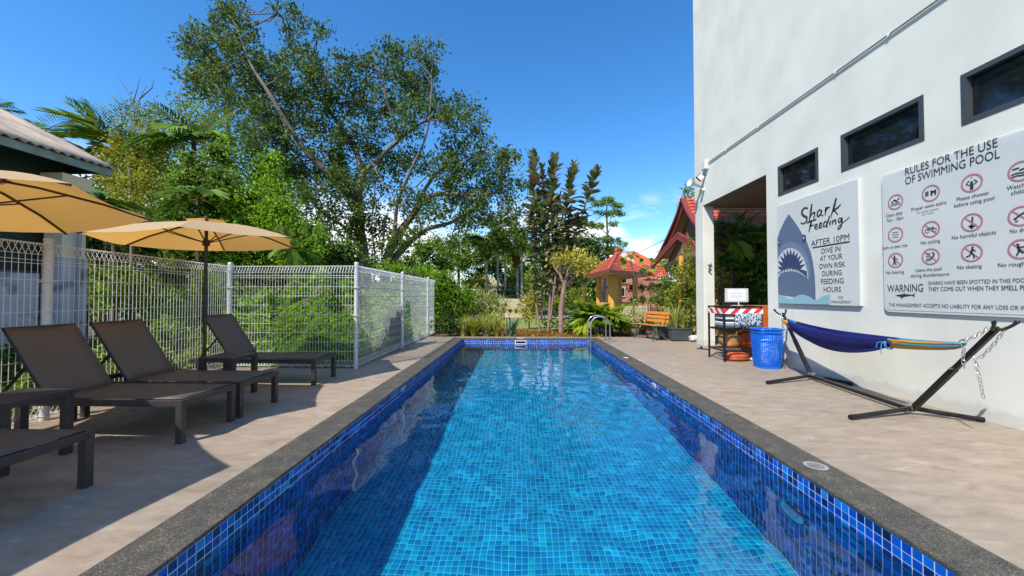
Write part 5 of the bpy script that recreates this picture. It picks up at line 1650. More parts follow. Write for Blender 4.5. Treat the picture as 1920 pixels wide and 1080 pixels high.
def frond_mesh(name, L_, arch, nl, ll, lw, mt_, vee=0.5, start=0.18, stem_m=None, curl=0.25):
    """one feather frond, growing along +X from the origin and arching over"""
    q = MB()
    pts = []
    for i in range(9):
        k = i / 8
        a = arch * k
        pts.append(Vector((L_ * math.sin(a) / max(arch, 1e-3) if arch else L_ * k, 0, -L_ * (1 - math.cos(a)) / max(arch, 1e-3))))
    q.tube(pts, [0.014 * L_ * (1 - 0.85 * i / 8) + 0.002 for i in range(9)], 4, mi=1, caps=False)
    for i in range(nl):
        k = start + (1 - start) * i / (nl - 1)
        f_ = k * 8; j = min(7, int(f_)); p_ = pts[j].lerp(pts[j + 1], f_ - j)
        d = (pts[j + 1] - pts[j]).normalized()
        l_ = ll * (0.35 + 0.65 * math.sin(math.pi * min(1, 0.12 + k * 0.85)))
        for s_ in (-1, 1):
            sd_ = Vector((0, s_, 0))
            out = (sd_ * (0.95 - 0.3 * k) + d * (0.3 + 0.45 * k) + Vector((0, 0, vee * 0.6 + rnd.uniform(-.22, .22)))).normalized()
            m1 = p_ + out * l_ * 0.5
            tip = p_ + out * l_ + Vector((0, 0, -l_ * curl * 1.4))
            wv_ = d * lw / 2
            q.add([p_, m1 + wv_, tip, m1 - wv_], [(0, 1, 2), (0, 2, 3)])
    return q.mesh(name, [mt_, stem_m or M['cream']])
FR_COCO = [frond_mesh('frond', 1.0, a, 17, 0.40, 0.022, G['palm1'], v_, stem_m=G['palm3'], curl=c_) for a, v_, c_ in ((0.9, 0.35, 0.3), (1.4, 0.2, 0.5), (0.5, 0.5, 0.2))]
FR_ARECA = [frond_mesh('frond', 1.0, a, 24, 0.36, 0.026, G['palm2'], v_, stem_m=G['palm3'], curl=c_) for a, v_, c_ in ((1.1, 0.5, 0.35), (1.7, 0.4, 0.5), (0.7, 0.6, 0.25))]
FR_FAN = [frond_mesh('frond', 1.0, a, 16, 0.30, 0.05, G['palm1'], 0.5, stem_m=G['palm3'], curl=0.2) for a in (0.9, 1.5)]
FR_YEL = [frond_mesh('frond', 1.0, a, 18, 0.34, 0.05, G['palm3'], 0.1, stem_m=G['palm3'], curl=0.6) for a in (1.6, 2.0)]

def fronds(parent, org, top, n_, L_, meshes, e0=20, e1=75, az0=0, azs=360, seed=0):
    r_ = random.Random(seed)
    for i in range(n_):
        az = R(az0 + azs * (i + r_.uniform(-.3, .3)) / n_)
        el = R(r_.uniform(e0, e1))
        me = meshes[r_.randrange(len(meshes))]
        link('frond', me, parent, loc=tuple(Vector(top) - Vector(org)), rot=(r_.uniform(-.2, .2), -el, az), scale=L_ * r_.uniform(0.8, 1.15))

def palm(label, foot_px, Y, top_py, n_, L_, meshes, tr, group=None, e0=15, e1=70, seed=1, lean=0, bark='palm_trunk', name='palm_tree', dead=0):
    f_ = P(foot_px, 540, Y=Y)
    tp = P(foot_px + lean, top_py, Y=Y)
    O_ = Vector((f_.x, Y, -0.1))
    t = thing(name, label, 'palm tree', tuple(O_), group=group)
    pts = [O_.lerp(tp, k / 5) + Vector((0.03 * tr * 10 * math.sin(k), 0, 0)) for k in range(6)]
    MB().tube([p_ - O_ for p_ in pts], [tr * (1.25 - 0.5 * k / 5) for k in range(6)], 8, caps=False).build('trunk', M[bark], t, smooth=True)
    fronds(t, O_, tp, n_, L_, meshes, e0, e1, seed=seed)
    if dead:
        fronds(t, O_, tp, dead, L_ * 0.8, FR_YEL, -50, -10, seed=seed + 9)
    return t

# strappy clumps
def blades(parent, n_, L_, w_, mt_, name='leaves', spread=0.9, stiff=0.5, seed=0, each=False, base_r=0.05, rise=1.0):
    r_ = random.Random(seed)
    q = MB()
    for i in range(n_):
        az = r_.uniform(0, 6.283)
        out = r_.uniform(0.15, 1) ** 0.7 * spread
        l_ = L_ * r_.uniform(0.65, 1.1)
        dx, dy = math.cos(az), math.sin(az)
        pts = []
        for k in range(5):
            t_ = k / 4
            h_ = l_ * rise * (t_ - (1 - stiff) * out * 0.75 * t_ * t_)
            o_ = l_ * out * (0.25 * t_ + 0.6 * t_ * t_)
            pts.append(Vector((dx * (base_r * r_.random() + o_), dy * (base_r * r_.random() + o_), h_)))
        wv = [w_ * 0.6, w_, w_ * 0.95, w_ * 0.6, 0.002]
        sd_ = Vector((-dy, dx, 0))
        vs_ = []
        for p_, w2 in zip(pts, wv):
            vs_ += [p_ + sd_ * w2 / 2 + Vector((0, 0, w2 * 0.3)), p_, p_ - sd_ * w2 / 2 + Vector((0, 0, w2 * 0.3))]
        tgt = MB() if each else q
        tgt.add(vs_, [(3 * a + b_, 3 * a + b_ + 1, 3 * a + b_ + 4, 3 * a + b_ + 3) for a in range(4) for b_ in range(2)])
        if each:
            tgt.build('leaf', mt_, parent)
    if not each:
        q.build(name, mt_, parent)

def clump(name, label, cat, px, Y, L_, n_, w_, leaf, seed, each=False, spread=0.9, stiff=0.5, group=None, z=-0.05, rise=1.0):
    f_ = P(px, 600, Y=Y)
    t = thing(name, label, cat, (f_.x, Y, z), group=group)
    blades(t, n_, L_, w_, G[leaf], 'leaves', spread, stiff, seed, each, 0.06 + 0.1 * L_, rise)
    return t

# ---- creeper bank and wild growth behind the fence (nobody could count its plants)
lm = LM()
def bank(x0, x1, y0, y1, zf, n_, L_, m_lm):
    X_ = rng.uniform(x0, x1, n_); Y_ = rng.uniform(y0, y1, n_)
    Z_ = zf(X_, Y_)
    k = rng.random(n_)
    P_ = np.stack([X_, Y_, Z_ - 0.16 * k * k], 1)
    d = rng.normal(size=(n_, 3)) * 0.7; d[:, 1] -= 0.6; d[:, 2] += 0.3
    m_lm.add(P_, d, L_ * rng.uniform(0.6, 1.3, n_), L_ * 0.62)
def lump(X_, Y_):
    return 0.22 * np.sin(2.1 * X_ + 1.3 * Y_) + 0.16 * np.sin(4.3 * X_ - 2.7 * Y_ + 1) + 0.10 * np.sin(9 * X_ + 5 * Y_) + 0.05 * np.sin(19 * X_ - 13 * Y_)
def z_bank(X_, Y_):
    rise = np.clip((Y_ - 6.9) / 2.6, 0, 1)
    left = np.clip((X_ + 8.2) / 2.0, 0.15, 1)
    return np.maximum(0.0, (0.12 + 1.30 * rise ** 0.8) * (0.35 + 0.65 * left) + lump(X_, Y_) * (0.35 + rise)) - 0.05
def z_side(X_, Y_):
    rise = np.clip((-X_ - 3.1) / 1.6, 0, 1)
    return np.maximum(0.0, 0.15 + 1.25 * rise ** 0.8 + lump(X_, Y_) * (0.3 + rise)) - 0.05
bank(-7.5, -3.05, 6.86, 9.8, z_bank, 62000, 0.085, lm)
bank(-6.5, -3.03, 8.5, 14.0, z_side, 44000, 0.095, lm)
link('creeper_bank', lm.mesh('creeper_bank', G['bright']), kind='stuff', label='bright green creeper bank pressing against the back of the wire fence')
# a soil mound under the creeper
q = MB()
NX, NY = 40, 60
gx = np.linspace(-8.5, -3.06, NX); gy = np.linspace(6.84, 14.5, NY)
GX, GY = np.meshgrid(gx, gy)
GZ = np.where(GY < 9.8, np.where(GX > -7.5, z_bank(GX, GY), 0.1), 0) 
GZ = np.maximum(GZ * (GX < -3.0), np.where(GX > -6.5, z_side(GX, GY) * (GY > 8.5), 0.0)) - 0.32
q.add([tuple(p_) for p_ in np.stack([GX, GY, GZ], -1).reshape(-1, 3)], [(j * NX + i, j * NX + i + 1, (j + 1) * NX + i + 1, (j + 1) * NX + i) for j in range(NY - 1) for i in range(NX - 1)])
q.build('earth_bank', M['earth'], smooth=True, kind='structure')
lm = LM()
bank(-8.6, -5.35, 2.0, 9.5, lambda a, b_: np.maximum(0.0, 0.25 + 0.5 * np.clip((b_ - 5.5) / 3, 0, 1) + lump(a, b_) * 1.1), 26000, 0.09, lm)
bank(-14, -7.0, 9.5, 14, lambda a, b_: 1.3 + lump(a, b_) * 2, 16000, 0.13, lm)
link('undergrowth', lm.mesh('undergrowth', G['mid']), kind='stuff', label='wild low undergrowth in the shade behind the left fence')

# ---- vine-smothered trees at left
vg = 'vine covered trees behind the left fence'
leafy('vine_covered_tree', 'bright vine smothered tree hump just left of the great tree foot', 'tree', (545, 500), 12.0,
      [(500, 420, 50), (470, 380, 50), (440, 430, 50), (540, 440, 42), (560, 480, 38), (490, 330, 26), (510, 305, 16), (520, 360, 30), (420, 380, 40), (470, 480, 50), (530, 400, 34), (585, 430, 12), (410, 460, 50), (580, 470, 22)], 'bright', 0.12, 330, 0.12, None, vg, 12, core=1.4, tr=0.12, shell=0.6, jitter=0.3)
leafy('vine_covered_tree', 'yellowish airy tree draped in vines above the small far umbrella', 'tree', (250, 500), 12.5,
      [(240, 270, 32), (270, 300, 40), (230, 320, 36), (290, 340, 40), (250, 360, 42), (210, 290, 22), (300, 270, 22), (260, 400, 40), (310, 310, 24), (330, 350, 28), (200, 340, 20), (280, 240, 16)], 'yellow', 0.12, 240, 0.13, [(250, 400), (246, 340), (240, 290)], vg, 12, tr=0.10, shell=0.3, bark='bark')
leafy('vine_covered_tree', 'mid green vine column between the yellowish tree and the bright hump', 'tree', (350, 500), 11.5,
      [(350, 340, 32), (340, 380, 36), (370, 390, 30), (330, 430, 40), (380, 440, 36), (355, 300, 18), (350, 480, 40), (300, 420, 30), (395, 330, 30), (410, 290, 26), (420, 340, 30)], 'mid', 0.12, 280, 0.12, None, vg, 12, core=1.0, tr=0.10)
leafy('wild_tree', 'dark shaded tree right of the corrugated roof corner', 'tree', (200, 500), 13.5,
      [(190, 370, 36), (170, 420, 40), (220, 420, 36), (150, 350, 22), (240, 440, 36), (160, 460, 40), (280, 460, 40), (210, 330, 20)], 'dark', 0.14, 110, 0.15, None, 'dark wild trees behind the left fence', 12, core=1.0, tr=0.10)
leafy('wild_tree', 'olive tree with bare twigs over the palms at far left', 'tree', (330, 500), 16.0,
      [(300, 220, 26), (340, 200, 24), (380, 215, 30), (410, 240, 28), (360, 250, 34), (270, 205, 20), (230, 200, 16), (330, 270, 34), (400, 290, 30), (440, 300, 26), (430, 260, 20), (250, 235, 30)], 'mid', 0.15, 60, 0.18, [(350, 400), (345, 300), (340, 230)], 'dark wild trees behind the left fence', 11, tr=0.12, shell=0.2, bark='bark')
leafy('wild_tree', 'thin pale stemmed tree with gaps in front of the great tree left boughs', 'tree', (425, 500), 17.0,
      [(420, 180, 22), (440, 220, 24), (460, 270, 26), (410, 200, 16), (470, 310, 26), (450, 340, 20), (395, 160, 14)], 'dark', 0.15, 70, 0.18, [(420, 330), (425, 270), (428, 200), (405, 160)], 'dark wild trees behind the left fence', 11, tr=0.13, shell=0.2, bark='bark')
leafy('thicket', 'dense low thicket closing the view behind the left fence and far umbrella', 'thicket', (380, 540), 15.0,
      [(140 + 42 * i, 470 + 8 * math.sin(i * 1.7), 38) for i in range(13)] + [(140 + 36 * i, 520, 34) for i in range(14)] + [(160 + 60 * i, 430 + 10 * math.sin(i), 26) for i in range(7)], 'mid', 0.14, 120, 0.15, None, None, 11, core=1.6, tr=0.08, twigs=False)
# bare twigs above the left growth
for l_, segs in (('bare leafless twigs sticking up above the yellowish tree', [[(253, 235), (250, 190), (232, 160), (222, 145)], [(253, 235), (262, 185), (275, 160)], [(250, 190), (258, 165), (262, 145)], [(253, 235), (225, 200), (210, 180), (196, 168)], [(262, 185), (285, 165), (288, 150)]]),
                 ('bare leafless twigs just left of the great tree boughs', [[(340, 225), (336, 190), (335, 175), (345, 150)], [(336, 190), (322, 175)]])):
    q = MB()
    tw0 = P(segs[0][0][0], segs[0][0][1], Y=15.5)
    for a in segs:
        w3 = [P(x, y, Y=15.5) - tw0 for x, y in a]
        q.tube(w3, [0.03 - 0.024 * i / (len(w3) - 1) for i in range(len(w3))], 5, caps=False)
    q.build('bare_branches', M['bark'], loc=tw0, label=l_, cat='branches')
# young coconut and areca palms in the wild growth
palm('leaning green palm with spiky fronds rising by the corrugated roof corner', 215, 13.0, 285, 13, 1.7, FR_COCO, 0.08, 'palms in the left growth', 5, 75, 3, bark='dark_bark')
palm('tall feathery palm over the vine trees left of the great tree', 365, 13.0, 270, 14, 1.6, FR_COCO, 0.09, 'palms in the left growth', 0, 80, 5, bark='dark_bark')
palm('lower palm with drooping fronds among the vines', 372, 11.0, 375, 10, 1.1, FR_COCO, 0.06, 'palms in the left growth', -20, 50, 8, bark='dark_bark')
palm('shaded bluish palm just right of the old house pillar', 160, 10.5, 400, 12, 1.3, FR_COCO, 0.07, 'palms in the left growth', -20, 70, 11, bark='dark_bark')
palm('palm whose frond tips show above the corrugated roof', 60, 12.5, 262, 12, 1.7, FR_COCO, 0.08, 'palms in the left growth', 0, 60, 12, bark='dark_bark')
palm('small palm with pale fronds below the right edge of the far umbrella', 545, 10.6, 470, 9, 0.8, FR_COCO, 0.04, 'palms in the left growth', -10, 70, 14, bark='dark_bark')
palm('distant palm with one frond tip over the roof ridge', -30, 12.0, 205, 11, 1.0, FR_COCO, 0.08, 'palms in the left growth', 0, 40, 19, bark='dark_bark')

# ---- hedge at the end of the fence
leafy('hedge_bush', 'large bright topped bush swallowing the far end of the wire fence', 'bush', (840, 600), 13.6,
      [(770, 525, 26), (800, 520, 24), (830, 528, 26), (850, 545, 22), (860, 570, 24), (835, 570, 28), (850, 600, 24), (820, 555, 26), (780, 550, 26), (880, 560, 14), (745, 510, 14), (830, 600, 20), (800, 505, 8), (720, 505, 16)], 'bright', 0.10, 330, 0.10, None, None, 12, core=1.5, tr=0.08, jitter=0.3)

# ---- far trees
fg = 'background trees beyond the garden'
far = [
    ('light green bushy tree right of the great tree trunk', 790, 42, [(770, 490, 22), (800, 470, 28), (760, 515, 22), (830, 500, 24), (800, 510, 26), (740, 500, 16), (820, 455, 14)], 'mid'),
    ('rounded dark tree with greyish top behind the slim palms', 860, 48, [(850, 460, 22), (880, 450, 20), (900, 480, 24), (870, 490, 28), (840, 485, 22), (925, 470, 16), (900, 455, 14)], 'mid'),
    ('dark tree mass directly behind the slim pale palm trunks', 930, 50, [(930, 500, 26), (960, 480, 26), (900, 520, 24), (980, 510, 28), (950, 530, 24), (1000, 470, 24), (940, 450, 14)], 'mid'),
    ('dense round dark green tree right of the big leaved plant', 1095, 40, [(1095, 455, 22), (1080, 475, 22), (1115, 470, 20), (1070, 455, 16), (1100, 490, 22), (1125, 490, 14), (1060, 480, 20)], 'dark'),
    ('low trees closing the garden behind the yellow pavilion', 1130, 46, [(1030, 500, 30), (1080, 510, 26), (1200, 520, 22), (1240, 505, 20), (1270, 500, 22), (1300, 490, 20), (1010, 530, 24)], 'mid'),
    ('brownish thicket under the left boughs of the great tree', 620, 40, [(620, 480, 18), (640, 490, 18), (600, 500, 20), (660, 500, 18), (605, 470, 10), (700, 500, 20), (740, 495, 14)], 'mid'),
]
for l_, bx2, yy_, bl, lf in far:
    leafy('background_tree', l_, 'tree', (bx2, 560), yy_, bl, lf, 0.34, 30, 0.32, None, fg, 10, core=1.2, tr=0.25, depth=0.9, jitter=1.5)
leafy('tiered_tree', 'tall tree with flat separate tiers of foliage above the pavilion roof', 'tree', (1138, 560), 40,
      [(1122, 382, 12), (1140, 376, 13), (1158, 386, 11), (1112, 374, 6), (1150, 400, 14), (1164, 403, 7), (1122, 400, 8), (1120, 424, 13), (1107, 420, 8), (1148, 420, 9), (1132, 450, 12), (1152, 452, 13), (1166, 458, 8), (1118, 458, 8), (1142, 466, 13), (1158, 470, 10)],
      'mid', 0.22, 75, 0.12, [(1139, 500), (1139, 440), (1137, 400), (1138, 385)], None, 11, tr=0.16, depth=0.8, flat=0.22, jitter=0.6)
leafy('corner_tree', 'wispy green tree top showing beside the white wall under the horn speaker', 'tree', (1300, 560), 30,
      [(1288, 350, 8), (1292, 368, 10), (1286, 384, 7), (1298, 360, 8), (1300, 385, 10), (1310, 400, 16)], 'mid', 0.2, 70, 0.22, [(1302, 480), (1296, 400)], None, 10, tr=0.14)
for i, (px, ty, L_, l_) in enumerate([(912, 455, 2.2, 'slim pale palm leftmost of the row, with a small yellowing head'), (933, 432, 2.4, 'tallest slim pale palm, second from the left of the row'), (947, 440, 2.2, 'slim pale palm right of the tallest one, third of the row'), (970, 470, 2.0, 'fourth slim pale palm of the row, close to the big leaved plant'), (978, 440, 2.0, 'rightmost slim pale palm half behind the big leaved plant')]):
    palm(l_, px, 26.5 - 0.4 * i, ty, 11, L_ * 0.74, FR_COCO, 0.075, 'slim pale palms in the garden', 0, 70, 20 + i, dead=4)
# small cream house far behind the palms
q = MB()
fh = thing('far_house', 'small cream gabled house end among the trees behind the slim palms', 'house', (P(914, 500, Y=46).x, 46, 0))
MB().bx(-1.6, 1.7, 0, 4, 0, 2.6).build('wall', M['cream'], fh)
q = MB(); q.add([(-2.0, -0.2, 2.5), (0, -0.2, 4.0), (2.1, -0.2, 2.5), (-2.0, 4.2, 2.5), (0, 4.2, 4.0), (2.1, 4.2, 2.5)], [(0, 1, 4, 3), (1, 2, 5, 4), (0, 2, 1)])
q.build('roof', M['cream'], fh)

# ---- garden: cream retaining wall, hedges
gw = MB(); 
a0, a1 = P(905, 575, Y=24.5), P(990, 575, Y=24.5)
gw.prism(rrect(a0.x, a1.x, -0.1, 1.12, 0.3), lambda u, v, k: (u, 24.5 + 0.3 * k, v))
gw.build('garden_wall', M['cream'], label='low cream garden wall with rounded shoulders beyond the lawn', cat='wall')
def low_hedge(name, label, cat, x0, x1, yb, yt, Y, leaf, L_=0.12, dens=120, group=None, core=1.0):
    n_ = max(2, int((x1 - x0) / (0.8 * (yb - yt))) + 1)
    r_ = (yb - yt) / 2
    bl = [(x0 + r_ * .6 + (x1 - x0 - 1.2 * r_) * i / (n_ - 1), (yb + yt) / 2 + rnd.uniform(-.15, .1) * r_, r_ * rnd.uniform(0.85, 1.1)) for i in range(n_)]
    return leafy(name, label, cat, ((x0 + x1) / 2, yb), Y, bl, leaf, L_, dens, L_ * 1.1, None, group, 11, core=core, tr=0.04, twigs=False)
low_hedge('hedge', 'rounded olive hedge left of the slim palms', 'hedge', 868, 915, 552, 515, 27, 'yellow', 0.16, 70)
low_hedge('hedge', 'blue green low hedge behind the cream garden wall', 'hedge', 905, 985, 558, 540, 25.3, 'agave', 0.18, 70)
low_hedge('hedge', 'orange brown low hedge at the foot of the slim palms', 'hedge', 930, 975, 546, 532, 27, 'orange', 0.15, 70)
low_hedge('hedge', 'round green bush between the slim palms and the big leaved plant', 'hedge', 945, 975, 540, 512, 28, 'mid', 0.15, 70)
low_hedge('hedge', 'yellow leaved border in front of the cream garden wall', 'hedge', 905, 985, 590, 575, 23.6, 'gold', 0.12, 80)
low_hedge('hedge', 'golden shrub left of the cream garden wall', 'hedge', 880, 935, 582, 552, 22, 'yellow', 0.12, 90)
low_hedge('hedge', 'orange flowering hedge right of the yellow pavilion', 'hedge', 1180, 1260, 552, 528, 24, 'orange', 0.12, 90)
low_hedge('hedge', 'lime green round bush by the flowering hedge', 'hedge', 1238, 1275, 552, 522, 18, 'yellow', 0.10, 160)
low_hedge('hedge', 'green hedge behind the frangipani and palm clump', 'hedge', 1000, 1110, 590, 555, 22, 'mid', 0.13, 90)
low_hedge('hedge', 'pink and green planting behind the bench back', 'hedge', 1180, 1250, 575, 553, 19, 'mid', 0.10, 110)
# leafy stems and strap plants at the far deck edge
leafy('croton_shrub', 'loose yellow green leafy shrub behind the strap plants left of the agave', 'shrub', (900, 600), 14.5,
      [(880, 570, 16), (905, 560, 14), (895, 585, 18), (925, 580, 14), (870, 590, 14), (940, 570, 9), (915, 600, 14), (860, 590, 12), (890, 550, 10), (930, 600, 12)], 'varieg', 0.20, 260, 0.12, None, 'garden shrubs beyond the pool', 8, tr=0.03, W_=0.05, shell=0.2)
leafy('croton_shrub', 'yellow croton with upright leaves left of the big leaved plant', 'shrub', (992, 600), 15.5,
      [(995, 560, 10), (990, 575, 11), (1000, 585, 10), (985, 590, 8), (998, 548, 6)], 'gold', 0.26, 260, 0.10, None, 'garden shrubs beyond the pool', 8, tr=0.03, W_=0.07)
leafy('croton_shrub', 'low mixed shrub between the trunks of the big leaved plant and frangipani', 'shrub', (1030, 610), 13.6,
      [(1025, 595, 12), (1040, 605, 12), (1012, 605, 10), (1075, 600, 14), (1062, 610, 10)], 'mid', 0.12, 160, 0.10, None, 'garden shrubs beyond the pool', 9, tr=0.02)
leafy('croton_shrub', 'yellow green croton behind the palm clump', 'shrub', (1075, 560), 17.0,
      [(1040, 545, 9), (1046, 555, 9), (1085, 555, 14), (1100, 545, 10), (1070, 550, 10)], 'yellow', 0.14, 120, 0.10, None, 'garden shrubs beyond the pool', 9, tr=0.02)
leafy('croton_shrub', 'leafy shrub with yellow flecks between the palm clump and bench', 'shrub', (1180, 610), 12.9,
      [(1178, 595, 12), (1195, 600, 12), (1170, 610, 10), (1188, 580, 9), (1205, 590, 9)], 'varieg', 0.10, 190, 0.09, None, 'garden shrubs beyond the pool', 9, tr=0.02)
cord = 'strap leaved clumps along the far deck edge'
for i, (px, yy_, L_, n_, leaf, l_) in enumerate([
    (870, 12.6, 0.83, 92, 'varieg', 'variegated strap leaved clump nearest the fence end'),
    (890, 12.4, 0.90, 100, 'yellow', 'second strap leaved clump from the fence end'),
    (912, 12.5, 0.87, 100, 'varieg', 'third strap leaved clump from the fence end'),
    (932, 12.5, 0.75, 80, 'gold', 'golden strap leaved clump just left of the agave'),
    (1205, 13.2, 0.8, 30, 'purple', 'dark purple strap leaved plant behind the bench seat'),
    (1222, 14.5, 1.1, 30, 'purple', 'taller purple strap leaved plant behind the bench back'),
    (1232, 13.5, 0.8, 16, 'agave', 'narrow blue green upright plant behind the bench back'),
    (1248, 12.6, 0.9, 40, 'varieg', 'variegated strap plant between the bench and the planters'),
    (1285, 12.7, 1.1, 44, 'varieg', 'tall variegated strap plant behind the front planter'),
    (1262, 14.0, 1.3, 34, 'mid', 'tall green strap plant against the yellow post')]):
    clump('strap_plant', l_, 'plant', px, yy_, L_, n_, 0.045, leaf, 30 + i, group=cord)
clump('agave', 'blue green spiky agave at the middle of the far deck edge', 'agave', 958, 12.3, 0.75, 22, 0.07, 'agave', 3, each=True, spread=0.8, stiff=0.95)
# dark leafy shade plants low at the fence end
leafy('shade_shrub', 'dark shaded shrub at the foot of the bush by the far end of the fence', 'shrub', (845, 620), 12.6,
      [(840, 605, 18), (865, 610, 14), (850, 590, 16), (822, 615, 12), (880, 618, 9)], 'dark', 0.12, 200, 0.09, None, None, 10, core=1.0, tr=0.03)
# low dead leaf litter
lm = LM()
n_ = 1500
pp = np.stack([rng.uniform(-0.6, 2.6, n_), rng.uniform(12.0, 14.5, n_), rng.uniform(-0.05, 0.03, n_)], 1)
lm.add(pp, unit(n_), 0.10, 0.05)
link('leaf_litter', lm.mesh('leaf_litter', G['orange']), kind='stuff', label='dry brown leaf litter on the flower bed')

# ---- big leaved plant (rubber tree)
rp_ = thing('rubber_plant', 'tall upright plant with big glossy leaves and yellowed lower leaves', 'tree', (P(1020, 620, Y=12.9).x, 12.9, -0.05))
RO = rp_.location.copy()
oval = []
def big_leaf(name, m_):
    q = MB()
    L_, W_ = 1.0, 0.48
    prof = [(0, 0.03), (0.15, 0.55), (0.4, 1.0), (0.65, 0.95), (0.85, 0.55), (1.0, 0.02)]
    vs_ = []
    for k, w_ in prof:
        zc = -0.16 * k * k
        vs_ += [(k * L_, -w_ * W_ / 2, zc + 0.06 * w_), (k * L_, 0, zc), (k * L_, w_ * W_ / 2, zc + 0.06 * w_)]
    q.add(vs_, [(3 * a + b_, 3 * a + 3 + b_, 3 * a + 4 + b_, 3 * a + 1 + b_) for a in range(5) for b_ in range(2)])
    return q.mesh(name, m_, smooth=True)
BLg, BLy = big_leaf('leaf', G['rubber']), big_leaf('leaf', G['rubbery'])
stems = [([(1012, 622, 0), (1004, 560, 0), (1004, 480, -.1), (1000, 400, -.1), (1001, 292, 0)], 0.045, 95, 510),
         ([(1028, 622, .1), (1034, 520, .1), (1036, 450, .2), (1033, 380, .1), (1040, 296, .1)], 0.05, 80, 500),
         ([(1032, 600, 0), (1044, 500, -.2), (1056, 430, -.3), (1066, 370, -.3), (1077, 312, -.2)], 0.04, 60, 470),
         ([(1040, 560, .1), (1060, 480, .1), (1086, 420, 0), (1102, 370, 0), (1120, 322, .1)], 0.035, 44, 430),
         ([(1015, 600, .2), (1018, 520, .3), (1020, 440, .3), (1019, 370, .3), (1016, 318, .4)], 0.035, 26, 470)]
extra = MB()
for pts, r0, nl, ylow in stems:
    w3 = [P(a, b_, Y=12.9 + c) for a, b_, c in pts]
    MB().tube([p_ - RO for p_ in w3], [r0 * (1 - 0.13 * i) for i in range(len(w3))], 7, caps=False).build('stem', M['pink_bark'], rp_, smooth=True)
    seg = [0]
    for a, b_ in zip(w3[:-1], w3[1:]): seg.append(seg[-1] + (b_ - a).length)
    zlow = P(1000, ylow + 45, Y=12.9).z
    lv_, lf_ = [v_.co.copy() for v_ in BLg.vertices], [tuple(p_.vertices) for p_ in BLg.polygons]
    for i in [k_ + 0.5 for k_ in range(nl)] * 2:
        i = i + rnd.uniform(-.5, .5)
        s_ = seg[-1] * (1 - min(1, i / nl) * (w3[-1].z - zlow) / (w3[-1].z - w3[0].z))
        j = max(j_ for j_ in range(len(seg) - 1) if seg[j_] <= s_ + 1e-6)
        p_ = w3[j].lerp(w3[j + 1], min(1, (s_ - seg[j]) / (seg[j + 1] - seg[j])))
        mt4 = Matrix.Translation(p_ - RO) @ Matrix.Rotation(rnd.uniform(0, 6.28), 4, 'Z') @ Matrix.Rotation(-R(60 - 50 * min(1, i / nl * 2) + rnd.uniform(-18, 18)), 4, 'Y') @ Matrix.Scale(rnd.uniform(0.26, 0.44) * (1 - 0.3 * (i / nl > 0.8)), 4)
        extra.add([mt4 @ v_ for v_ in lv_], lf_)
    for i in range(nl):
        s_ = seg[-1] * (1 - (i / nl) ** 1.0 * (1 - 0.0) * (w3[-1].z - zlow) / (w3[-1].z - w3[0].z))
        j = max(j_ for j_ in range(len(seg) - 1) if seg[j_] <= s_ + 1e-6)
        p_ = w3[j].lerp(w3[j + 1], min(1, (s_ - seg[j]) / (seg[j + 1] - seg[j])))
        az = i * 2.39996 + rnd.uniform(-.4, .4)
        frac = i / nl
        el = R(62 - 45 * min(1, frac * 2.2) + rnd.uniform(-14, 14))
        if frac > 0.8: el -= R(35)
        me = BLy if (frac > 0.80 and rnd.random() < 0.6) or rnd.random() < 0.05 else BLg
        sc_ = rnd.uniform(0.32, 0.46) * (1.0 - 0.35 * (frac > 0.8) - 0.3 * max(0, 0.1 - frac) * 10)
        link('leaf', me, rp_, loc=tuple(p_ - RO), rot=(rnd.uniform(-.5, .5), -el, az), scale=sc_)
extra.build('leaf_mass', G['rubisl'], rp_, smooth=True, kind='stuff')
lm = LM()
for px, py, rr_ in [(1003, 385, 16), (1005, 425, 18), (1038, 385, 16), (1040, 430, 18), (1062, 410, 18), (1020, 460, 18), (1050, 455, 18), (1080, 420, 13), (1035, 490, 16), (1008, 405, 16), (1050, 520, 12), (1022, 520, 12), (1070, 470, 12)]:
    c = P(px, py, Y=12.95)
    r_ = rr_ * 12.95 / CF
    clusters(lm, c, (r_, r_ * 0.8, r_), 12, 4, 0.07, 0.34, 0.15, 0.2, droop=-0.5)
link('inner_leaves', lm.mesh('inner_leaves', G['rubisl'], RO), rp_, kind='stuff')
# ---- frangipani
fr_ = thing('frangipani_tree', 'small frangipani with pinkish bare forked branches and yellow leaf heads', 'tree', (P(1052, 610, Y=12.5).x, 12.5, -0.05))
FO = fr_.location.copy()
br = [([(1052, 624), (1052, 580), (1056, 550), (1058, 533)], 0.12, 0.10), ([(1058, 535), (1072, 525), (1090, 512), (1104, 498)], 0.10, 0.04), ([(1058, 535), (1064, 515), (1070, 500), (1078, 488)], 0.09, 0.04),
      ([(1058, 535), (1050, 515), (1040, 502), (1036, 490)], 0.08, 0.04), ([(1072, 525), (1084, 505), (1090, 492)], 0.06, 0.03), ([(1050, 515), (1052, 500), (1056, 488)], 0.06, 0.03), ([(1090, 512), (1104, 510), (1112, 502)], 0.05, 0.03)]
for k, (pts, r0, r1) in enumerate(br):
    w3 = [P(a, b_, Y=12.5 + (0 if k == 0 else 0.3 * math.sin(k * 2) * i / (len(pts) - 1))) - FO for i, (a, b_) in enumerate(pts)]
    MB().tube(w3, [0.72 * (r0 + (r1 - r0) * i / (len(w3) - 1)) for i in range(len(w3))], 8, caps=False).build('trunk' if k == 0 else 'branch', M['pink_bark'], fr_, smooth=True)
lm = LM()
foliage_from_px(lm, [(1078, 484, 12), (1096, 490, 12), (1110, 498, 9), (1060, 486, 12), (1040, 490, 10), (1086, 498, 10), (1118, 494, 6), (1050, 498, 7), (1070, 494, 9), (1095, 505, 9)], 12.5, 0.11, 0.18, 190, 10, W_=0.07, jitter=0.3, shell=0.3)
